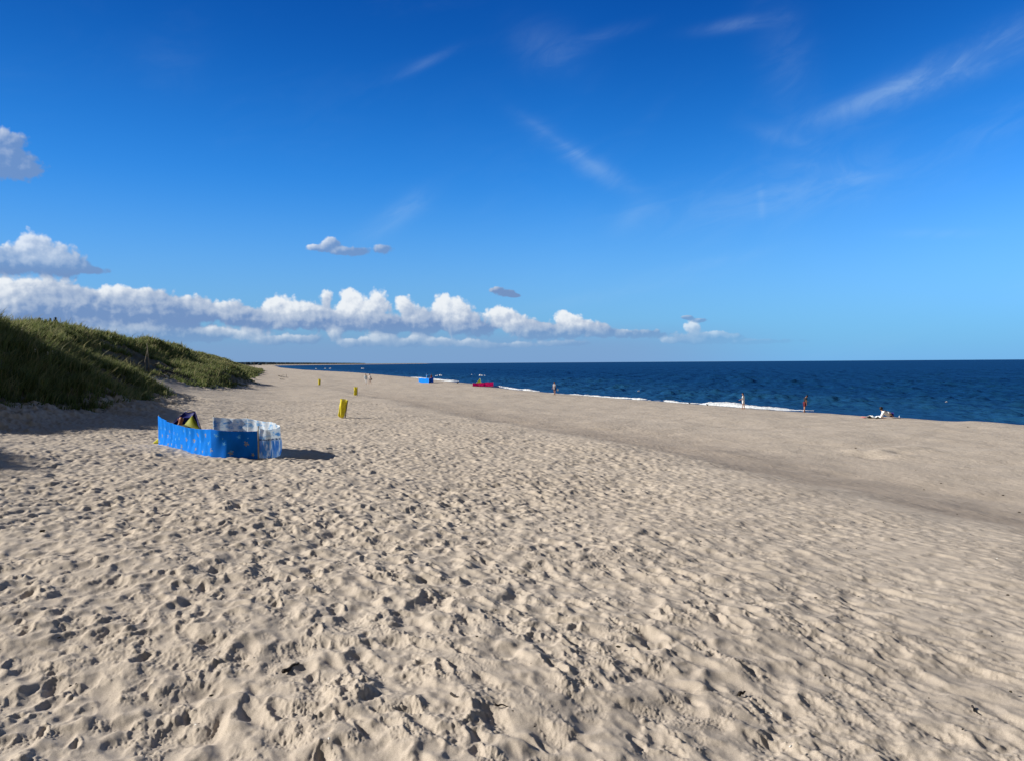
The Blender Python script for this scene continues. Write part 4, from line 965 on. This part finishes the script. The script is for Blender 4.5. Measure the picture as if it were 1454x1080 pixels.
for i, (px, py, hpx, ty, rz, lab) in enumerate(((484.8, 593.2, 26.4, 10, -8, 'yellow litter sack on a leaning wooden post, nearest of the three'), (504.8, 561.3, 12.0, 2, 10, 'yellow litter sack on an upright post, middle one and rightmost of the three'),
                                          (453.2, 546.8, 8.6, 4, 40, 'yellow litter sack on a post, farthest and leftmost of the three'))):
    o = b0 if i == 0 else copy_tree(b0)
    p = G3(px, py); o.location = p + Vector((0, 0, -.0)); k = hpx * px_scale(p) / 1.09; o.scale = (k * .92, k * .92, k); o.rotation_euler = (0, R(ty), R(rz))
    tag(o, lab, 'litter bin', 'yellow litter sacks along the beach')

# ------------------------------------------------------------------ stakes, branches, driftwood on and under the dune
def stick(name, pts, r, m_, label, cat, group=None, parent=None):
    o0 = Vector(pts[0]); bm = bmesh.new(); P_ = [Vector(p) - o0 for p in pts]
    tube_bm(bm, P_, [r * (1 - .5 * i / max(1, len(P_) - 1)) for i in range(len(P_))], 7); o = bm_obj(name, bm, m_); o.location = o0
    return tag(o, label, cat, group)
ps1 = G3(206, 527.5); ps2 = G3(211.5, 527.8); k = px_scale(ps1)
stick('wooden_stake', [ps1 + Vector((0, 0, -.3)), ps1 + Vector((.03, 0, 14 * k)), ps1 + Vector((3.2 * k, 0, 27 * k))], .055, M['greywood'], 'shorter weathered stake leaning towards the taller one in the sandy dune gap', 'stake', 'stakes in the dune gap')
stick('wooden_stake', [ps2 + Vector((0, 0, -.3)), ps2 + Vector((-.03, 0, 18 * k)), ps2 + Vector((-2.0 * k, 0, 36 * k))], .055, M['greywood'], 'taller weathered stake standing in the sandy dune gap', 'stake', 'stakes in the dune gap')
pf = G3(361, 527.5); k = px_scale(pf); stick('wooden_post', [pf + Vector((0, 0, -.5)), pf + Vector((0, 0, 13 * k))], .10, M['greywood'], 'lone thin post at the far end of the grassy dune', 'post')
rnd = random.Random(31)
def branch(name, px0, py0, px1, py1, r, label, group, m_='darkwood', lift=.06, twigs=4):
    a_, b_ = G3(px0, py0), G3(px1, py1); n_ = 9; pts = []
    ph1, ph2 = rnd.random() * 6, rnd.random() * 6; amp = (b_ - a_).length * .035
    for i in range(n_):
        t = i / (n_ - 1); p = a_.lerp(b_, t); s2_ = Vector((0, 1, 0)) * amp * math.sin(t * 7 + ph1); p = p + s2_; p.z = zg(p.x, p.y) + lift * (.3 + abs(math.sin(t * 5 + ph2))); pts.append(p - a_)
    bm = bmesh.new(); tube_bm(bm, pts, [r * (1.1 - .7 * i / (n_ - 1)) for i in range(n_)], 6)
    for q in range(twigs):
        i = rnd.randint(1, n_ - 2); p = pts[i]; d = (pts[i + 1] - pts[i]).normalized(); L_ = (b_ - a_).length * rnd.uniform(.10, .22)
        e_ = p + d * L_ * .8 + Vector((rnd.uniform(-.3, .3), rnd.uniform(-.5, .5), rnd.uniform(.05, .35))) * L_
        tube_bm(bm, [p, p.lerp(e_, .5) + Vector((0, 0, .03 * L_)), e_], [r * .5, r * .35, r * .15], 5)
    o = bm_obj(name, bm, M[m_]); o.location = a_; return tag(o, label, 'branch', group)
for i, (x0, y0, x1, y1) in enumerate(((222, 531, 262, 533), (230, 529, 268, 537), (244, 535, 285, 534), (262, 532, 292, 541), (280, 536, 312, 545), (296, 541, 330, 547), (236, 533, 250, 528), (268, 534, 276, 530), (226, 532, 246, 536), (300, 540, 310, 547))):
    branch('dead_branch', x0, y0, x1, y1, .045, 'one of the dark dead branches strewn along the foot of the grassy dune', 'dead branches along the dune foot', lift=.10, twigs=5)
branch('root_strand', 190, 541, 214, 551, .05, 'thin dark root snaking down the sand below the dune grass', None, 'greywood', .05, 2)
branch('driftwood', 394, 533.5, 408, 536.5, .10, 'long dark driftwood lying on the far sand near the dune end', None, 'darkwood', .12, 3)
branch('driftwood', 398, 538.6, 404, 539.2, .08, 'short dark driftwood below the longer far piece', None, 'darkwood', .1, 1)
branch('driftwood', 402.5, 956, 425, 942, .011, 'black stick lying among footprints in the foreground left of centre', None, 'darkwood', .012, 2)
branch('twig', 508, 971, 521, 962, .004, 'thin brown twig on the foreground sand right of the black stick', None, 'darkwood', .006, 0)
branch('twig', 640, 986, 664, 997, .006, 'thin dark twig in a footprint near the bottom centre', None, 'darkwood', .006, 1)
branch('twig', 702, 1001, 722, 1003, .005, 'short flat twig at the bottom beside a deep footprint', None, 'darkwood', .006, 0)
branch('twig', 1049, 987, 1058, 984, .010, 'curved dark twig on the foreground sand right of centre', None, 'darkwood', .01, 1)
branch('twig', 1381, 1003, 1384, 1012, .006, 'thin twig near the lower right corner of the sand', None, 'darkwood', .006, 0)
# dark scraps (bark, seaweed, stones) where the photo shows them
def scrap_mesh(seed):
    rnd = random.Random(seed); bm = bmesh.new(); bmesh.ops.create_icosphere(bm, subdivisions=2, radius=1)
    for v in bm.verts:
        v.co = Vector((v.co.x * 1.0, v.co.y * .55, v.co.z * .42)) * (1 + .35 * math.sin(v.co.x * 5 + rnd.random()) * math.cos(v.co.y * 6 + seed)) + Vector((0, 0, .25))
    me = bpy.data.meshes.new('scrap'); bmesh.ops.recalc_face_normals(bm, faces=bm.faces); bm.to_mesh(me); bm.free(); me.materials.append(M['wrack']); return me
SM = [scrap_mesh(i) for i in range(5)]
SC = [(228, 1007, 6), (300, 993, 6), (353, 950, 3), (100, 979, 5), (84, 910, 4), (206, 886, 4), (377, 822, 3), (460, 896, 5), (677, 908, 5), (704, 870, 4), (645, 845, 3), (585, 777, 3), (878, 923, 7), (921, 926, 5), (1172, 964, 5), (1253, 999, 4), (1319, 996, 3), (1367, 1041, 4), (1435, 987, 5),
      (1431, 848, 4), (1408, 907, 3.5), (1158, 852, 4), (1096, 898, 4), (1219, 850, 3), (1110, 880, 2.5), (814, 740, 3), (1030, 766, 2.5), (1206, 716, 2.5), (1254, 741, 2.5), (1312, 695, 2.5), (1336, 686, 2.5), (1424, 703, 3), (1447, 727, 3), (1359, 730, 2.5), (1300, 667, 2), (1328, 717, 2), (1184, 747, 2.5), (1207, 743, 2.5), (1183, 733, 2),
      (995, 771, 3), (1026, 766, 2), (928, 716, 2.2), (1204, 784, 2.4), (1216, 778, 2.2), (1374, 606, 2.5), (1215, 636, 3), (686, 680, 2.2), (690, 690, 2.2), (770, 728, 3), (742, 700, 2), (535, 574, 2.2), (528, 573, 2.2), (60, 757, 7)]
for i, (px, py, w_) in enumerate(SC):
    p = G3(px, py); s_ = w_ * px_scale(p) * .5; o = bpy.data.objects.new('beach_scrap', SM[i % 5]); COL.objects.link(o); o.location = p + Vector((0, 0, .02 * (p.y < 9))); o.rotation_euler = (0, 0, rnd.random() * 6); o.scale = (s_,) * 3
    tag(o, 'small dark scrap of bark or seaweed lying on the sand', 'debris', 'dark scraps scattered over the sand')
for i, (px, py, w_) in enumerate(((467, 1055, 6), (1123, 1066, 6), (899, 939, 3), (1149, 875, 3), (888, 877, 3), (848, 931, 3), (1095, 1018, 3), (1416, 795, 2.4), (1366, 875, 2.4), (765, 854, 3))):
    p = G3(px, py); s_ = w_ * px_scale(p) * .5; o = bpy.data.objects.new('shell', SM[i % 5].copy()); COL.objects.link(o); o.data.materials[0] = M['shell']; o.location = p + Vector((0, 0, .02)); o.rotation_euler = (.3, 0, rnd.random() * 6); o.scale = (s_,) * 3
    tag(o, 'tiny white shell fragment catching the light on the sand', 'shell', 'white shell bits on the sand')
# birds resting by the water line
def bird(px, py, label, dark=True):
    p = G3(px, py); k = px_scale(p); o = empty('gull', p, rnd.random() * 2, label, 'bird', None, k / .075)
    skinned('body', [(0, 0, .10), (.08, 0, .12), (.13, 0, .17), (.15, 0, .20), (.19, 0, .198), (-.10, 0, .10), (-.19, 0, .10)], [(0, 1), (1, 2), (2, 3), (3, 4), (0, 5), (5, 6)], [.06, .055, .03, .034, .008, .04, .015], M['stone' if dark else 'feather'], o, 2)
    for s_ in (-1, 1): tube('leg', [(0, s_ * .02, -.01), (0, s_ * .02, .07)], .005, M['wood'], o, 5)
bird(979, 573.4, 'dark gull standing at the edge of the surf, left of two')
bird(1004.5, 575.6, 'dark gull standing at the edge of the surf, right of two')
bird(650, 544.2, 'dark gull on the sand between the blue and magenta windbreaks')
# gulls sitting on the water
def swimmer(px, py, label):
    d = ray(px, py); t = (WATER + .05) / d.z; p = Vector((d.x * t, d.y * t, WATER)); k = px_scale(p)
    o = empty('gull', p, .5, label, 'bird', 'white gulls floating on the sea', k / .11)
    skinned('body', [(0, 0, .08), (.09, 0, .10), (.13, 0, .17), (.14, 0, .22), (.19, 0, .215), (-.12, 0, .12), (-.2, 0, .15)], [(0, 1), (1, 2), (2, 3), (3, 4), (0, 5), (5, 6)], [.10, .08, .04, .042, .01, .06, .02], M['feather'], o, 2)
swimmer(906.6, 555.7, 'white gull floating beyond the surf, left of the two on the sea'); swimmer(1343.5, 571.0, 'white gull floating on the near sea at far right')

# ------------------------------------------------------------------ flowers on the dune, pines behind it
def flower_mesh():
    bm = bmesh.new(); rnd = random.Random(5)
    for q in range(9):
        a_ = rnd.random() * 6.28; r_ = rnd.uniform(0, .09); z = .55 + rnd.uniform(-.06, .06); bmesh.ops.create_icosphere(bm, subdivisions=1, radius=.022 + rnd.random() * .012, matrix=Matrix.Translation((math.cos(a_) * r_, math.sin(a_) * r_, z)) @ Matrix.Diagonal((1.2, 1.2, .5, 1)))
    me = bpy.data.meshes.new('blossoms'); bm.to_mesh(me); bm.free(); me.materials.append(M['flower']); return me
FM = flower_mesh(); bm = bmesh.new(); tube_bm(bm, [(0, 0, 0), (.02, 0, .3), (0, .01, .54)], .006, 5); SMm = bpy.data.meshes.new('stem'); bm.to_mesh(SMm); bm.free(); SMm.materials.append(M['stem'])
FL = [(37, 463), (38, 464), (31, 481), (58, 499), (62, 499), (56, 499), (155, 482), (158, 483), (163, 482), (98, 470), (148, 494), (68, 515), (277, 504), (279, 507), (283, 503), (289, 510), (296, 514), (303, 516), (288, 516), (284, 519), (300, 509), (310, 520), (294, 520), (306, 535), (276, 498), (315, 516), (270, 503), (291, 506), (322, 528), (265, 500), (75, 513), (50, 511)]
for px, py in FL:
    p = G3(px, py + 2); k = px_scale(p) / .05
    o = empty('flowering_plant', p + Vector((0, 0, -.05)), rnd.random() * 6, 'tiny white flower head among the dune grass', 'flower', 'white flowers scattered in the dune grass', 1.0); o.scale = (min(.55, .3 + .16 * k),) * 2 + (1.0,)
    for nm, me_ in (('blossom', FM), ('stem', SMm)):
        c_ = bpy.data.objects.new(nm, me_); COL.objects.link(c_); c_.parent = o
def pine(px, toppy, wpx, label, seed):
    g = random.Random(seed); y = 104.0; d = ray(px, toppy); t = y / d.y; top = Vector((d.x * t, y, d.z * t)); k = px_scale(top)
    base = Vector((top.x, top.y, zg(top.x, top.y) - .3)); H_ = top.z - base.z; root = empty('pine_tree', base, 0, label, 'tree', 'pine tops showing behind the dune')
    tube('trunk', [(0, 0, 0), (.05, 0, H_ * .5), (0, 0, H_ * .95)], [.09, .06, .02], M['bark'], root, 8)
    V_ = []; Fc = []; Rr_ = wpx * k * .5
    for i in range(900):
        u = g.random(); z = H_ * (.25 + .75 * u); rr = Rr_ * (1.05 - u) ** .55 * math.sqrt(g.random()) * (1 + .25 * math.sin(z * 9 + seed)); a_ = g.random() * 6.28
        c_ = Vector((math.cos(a_) * rr, math.sin(a_) * rr, z)); d1 = Vector((g.uniform(-1, 1), g.uniform(-1, 1), g.uniform(-.2, 1))).normalized() * .13; d2 = Vector((g.uniform(-1, 1), g.uniform(-1, 1), g.uniform(-1, 1))).normalized() * .05
        n0 = len(V_); V_ += [c_ - d2, c_ + d2, c_ + d1]; Fc.append((n0, n0 + 1, n0 + 2))
    me = bpy.data.meshes.new('crown'); me.from_pydata([tuple(v) for v in V_], [], Fc); link('crown', me, M['pine'], root)
pine(79, 451, 9, 'broadest dark pine top poking above the dune crest', 1); pine(71.5, 452.5, 5, 'narrow dark pine top just left of the broadest one', 2); pine(56, 451.3, 7, 'leftmost dark pine top above the dune crest', 3); pine(65, 454.4, 4, 'smallest dark pine tip between its neighbours', 4); pine(95, 459, 4, 'low dark pine tip at the right end of the row', 6)

# ------------------------------------------------------------------ far wooded coast
def coast():
    g = np.random.default_rng(8); V_ = []; Fc = []
    for i in range(2600):
        t = g.random(); y = 1500 + 6500 * t ** 1.3
        xc = np.interp(y, [1500, 3000, 5000, 8000], [-560, -1010, -1350, -1500]) + g.normal(0, 25) - g.random() * 160
        px = xc / y * F + CX
        top = np.interp(px, [300, 365, 400, 480, 530, 600, 660], [4, 4, 3.0, 1.8, 1.0, .5, .2]) / F * y * g.uniform(.75, 1.12); r_ = y * .0032 * g.uniform(.6, 1.4); n_ = 7; z0 = -4.5
        k = len(V_); h_ = top * .8 + 4.0
        for (rr, zz) in ((.7, z0), (1.0, z0 + h_ * .55), (.6, z0 + h_ * .88)):
            for q in range(n_):
                a_ = q / n_ * 6.283; V_.append((xc + math.cos(a_) * r_ * rr * g.uniform(.8, 1.2), y + math.sin(a_) * r_ * rr, zz + g.uniform(-.04, .04) * h_))
        V_.append((xc, y, z0 + h_)); tp_ = len(V_) - 1
        for lv in (0, 1):
            for q in range(n_): Fc.append((k + lv * n_ + q, k + lv * n_ + (q + 1) % n_, k + (lv + 1) * n_ + (q + 1) % n_, k + (lv + 1) * n_ + q))
        for q in range(n_): Fc.append((k + 2 * n_ + q, k + 2 * n_ + (q + 1) % n_, tp_))
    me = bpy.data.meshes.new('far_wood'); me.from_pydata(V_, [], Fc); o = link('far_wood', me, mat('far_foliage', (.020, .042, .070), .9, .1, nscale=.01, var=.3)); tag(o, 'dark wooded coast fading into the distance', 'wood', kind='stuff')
    # low land it stands on
    pts = [(-600, 1450), (-1080, 3000), (-1330, 5000), (-1450, 8200), (-5000, 9000), (-5000, 1450)]; bm = bmesh.new()
    top_ = [bm.verts.new((x, y, -4.86)) for x, y in pts]; bot = [bm.verts.new((x + 15, y - 5, -5.6)) for x, y in pts]; bm.faces.new(top_)
    for i in range(len(pts)): bm.faces.new((top_[i], top_[(i + 1) % len(pts)], bot[(i + 1) % len(pts)], bot[i]))
    tag(bm_obj('far_shore', bm, mat('far_sand', (.10, .10, .09), .9, .1), None, False), 'low far shore', 'land', kind='structure')
coast()

# ------------------------------------------------------------------ surf and whitecaps
def mat_foam():
    m_ = bpy.data.materials.new('foam'); m_.use_nodes = True; n = m_.node_tree; b_ = n.nodes['Principled BSDF']; t = node(n, 'ShaderNodeTexCoord')
    k = noise(n, t.outputs['Object'], 3.5, 5, .65).sm(.3, .65); n.links.new(mixc(n, k, (.62, .69, .74), (.88, .90, .92)), b_.inputs['Base Color']); b_.inputs['Roughness'].default_value = .8
    bp = node(n, 'ShaderNodeBump'); bp.inputs['Distance'].default_value = .15; n.links.new(noise(n, t.outputs['Object'], 5, 4, .6).s, bp.inputs['Height']); n.links.new(bp.outputs[0], b_.inputs['Normal'])
    return m_
FOAM = mat_foam()
def shore_foam(name, y0, y1, off0, width, height, seed, label, gap=-.6, group='lines of white surf', peak=None):
    """lumpy broken wave following the water line between two distances"""
    nu = int(max(40, abs(y1 - y0) / (.16 + .0006 * (y0 + y1)))); nv = 16; g = np.random.default_rng(seed); ph = g.random(8) * 6.28
    u = np.linspace(0, 1, nu); v = np.linspace(0, 1, nv); U, V_ = np.meshgrid(u, v); Y = y0 + (y1 - y0) * U
    env = sstep(0, .12, U) * (1 - sstep(.85, 1, U)); cr = samp(NZ, 37, Y, Y * 0 + seed * 5.1, .2)
    wdt = width * (.55 + .45 * env) * (1 + .25 * cr); o = off0 + (V_ - .35) * wdt + .35 * samp(NZ, 24, Y, Y * 0 + seed, 1.0)
    Xc = Lx(Y) + o; Yc = Y + .35 * o
    prof = np.sin(np.pi * np.clip(V_, 0, 1)) ** .7 * (1 + .25 * np.sin(V_ * 5))
    if peak: prof = prof * (.38 + .75 * np.exp(-((Y - peak) / 4.5) ** 2))
    lum = samp(NZ2, 5.5, Xc, Yc, .4) * .5 + samp(NZ2, 1.9, Xc, Yc, 1.4) * .35
    Z = WATER - .04 + env * height * prof * np.clip(1 + .35 * cr, .4, 1.7) * (1 + .16 * lum) - (1 - env) * .06
    den = env * 1.6 + cr * .45 + samp(NZ2, 8, Xc, Yc, .9) * .35 - np.abs(V_ - .5) * 1.2
    me = bpy.data.meshes.new(name); n_ = nu * nv; me.vertices.add(n_); me.vertices.foreach_set('co', np.stack([Xc, Yc, Z], -1).astype(np.float32).ravel())
    i = np.arange(n_).reshape(nv, nu); q = np.stack([i[:-1, :-1], i[:-1, 1:], i[1:, 1:], i[1:, :-1]], -1).reshape(-1, 4); kd = den[:-1, :-1].ravel() > gap + .2; quads(me, q[kd]); 
    o_ = link(name, me, FOAM); return tag(o_, label, 'surf', group, 'structure')
shore_foam('surf', 79, 97, .6, 3.0, .26, 1, 'thick white breaker behind the slender person in white', gap=-1.0, peak=90)
shore_foam('surf', 93, 131, .4, 1.5, .15, 2, 'thin white surf line in the middle of the shore', gap=-1.4)
shore_foam('surf', 128, 138, .0, .9, .05, 4, 'wash of foam by the person in grey', gap=.2)
shore_foam('surf', 140, 176, .8, 1.7, .16, 5, 'white surf right of the magenta windbreak', gap=-1.0)
shore_foam('surf', 215, 300, .5, 2.2, .16, 6, 'white surf left of the blue windbreak')
shore_foam('surf', 186, 196, .5, 1.2, .10, 7, 'small surf between the two far windbreaks')
def whitecap(px, py, wpx, hpx, seed, label):
    d = ray(px, py); t = WATER / d.z; c = Vector((d.x * t, d.y * t, WATER)); k = px_scale(c); Lw = wpx * k; Hh = hpx * k; g = np.random.default_rng(seed)
    nu, nv = 60, 12; U, V_ = np.meshgrid(np.linspace(-1, 1, nu), np.linspace(0, 1, nv)); dirx, diry = .97, -.22
    env = np.clip(1 - U ** 2, 0, 1) ** .6 * np.clip(.75 + .3 * np.sin(U * 5 + seed) + .2 * np.sin(U * 11 + seed * 2), .1, 1.3)
    Wd = Lw * .22 + .5
    Xc = c.x + U * Lw / 2 * dirx + (V_ - .5) * Wd * .2; Yc = c.y + U * Lw / 2 * diry + (V_ - .5) * Wd
    Z = WATER + .06 + Hh * env * np.sin(np.pi * V_) * (1 + .10 * np.sin(Xc * 5)) - (1 - env) * .12
    me = grid_mesh('whitecap', Xc, Yc, Z); o_ = link('whitecap', me, FOAM); tag(o_, label, 'wave', 'whitecaps on the sea', 'structure')
for i, (px, py, w_, h_) in enumerate(((624, 534, 12, 2.2), (670, 532.8, 4, 1.4), (675, 533, 4, 1.2), (684, 533.6, 13, 1.6), (515, 523.6, 6, 1.2), (449, 523.8, 3, 1), (462, 523.5, 3, 1), (469, 523.4, 4, 1), (418, 525.4, 7, 1.1), (1115, 564, 8, 1.2))):
    whitecap(px, py, w_, h_, i, 'small white breaking crest out on the sea')
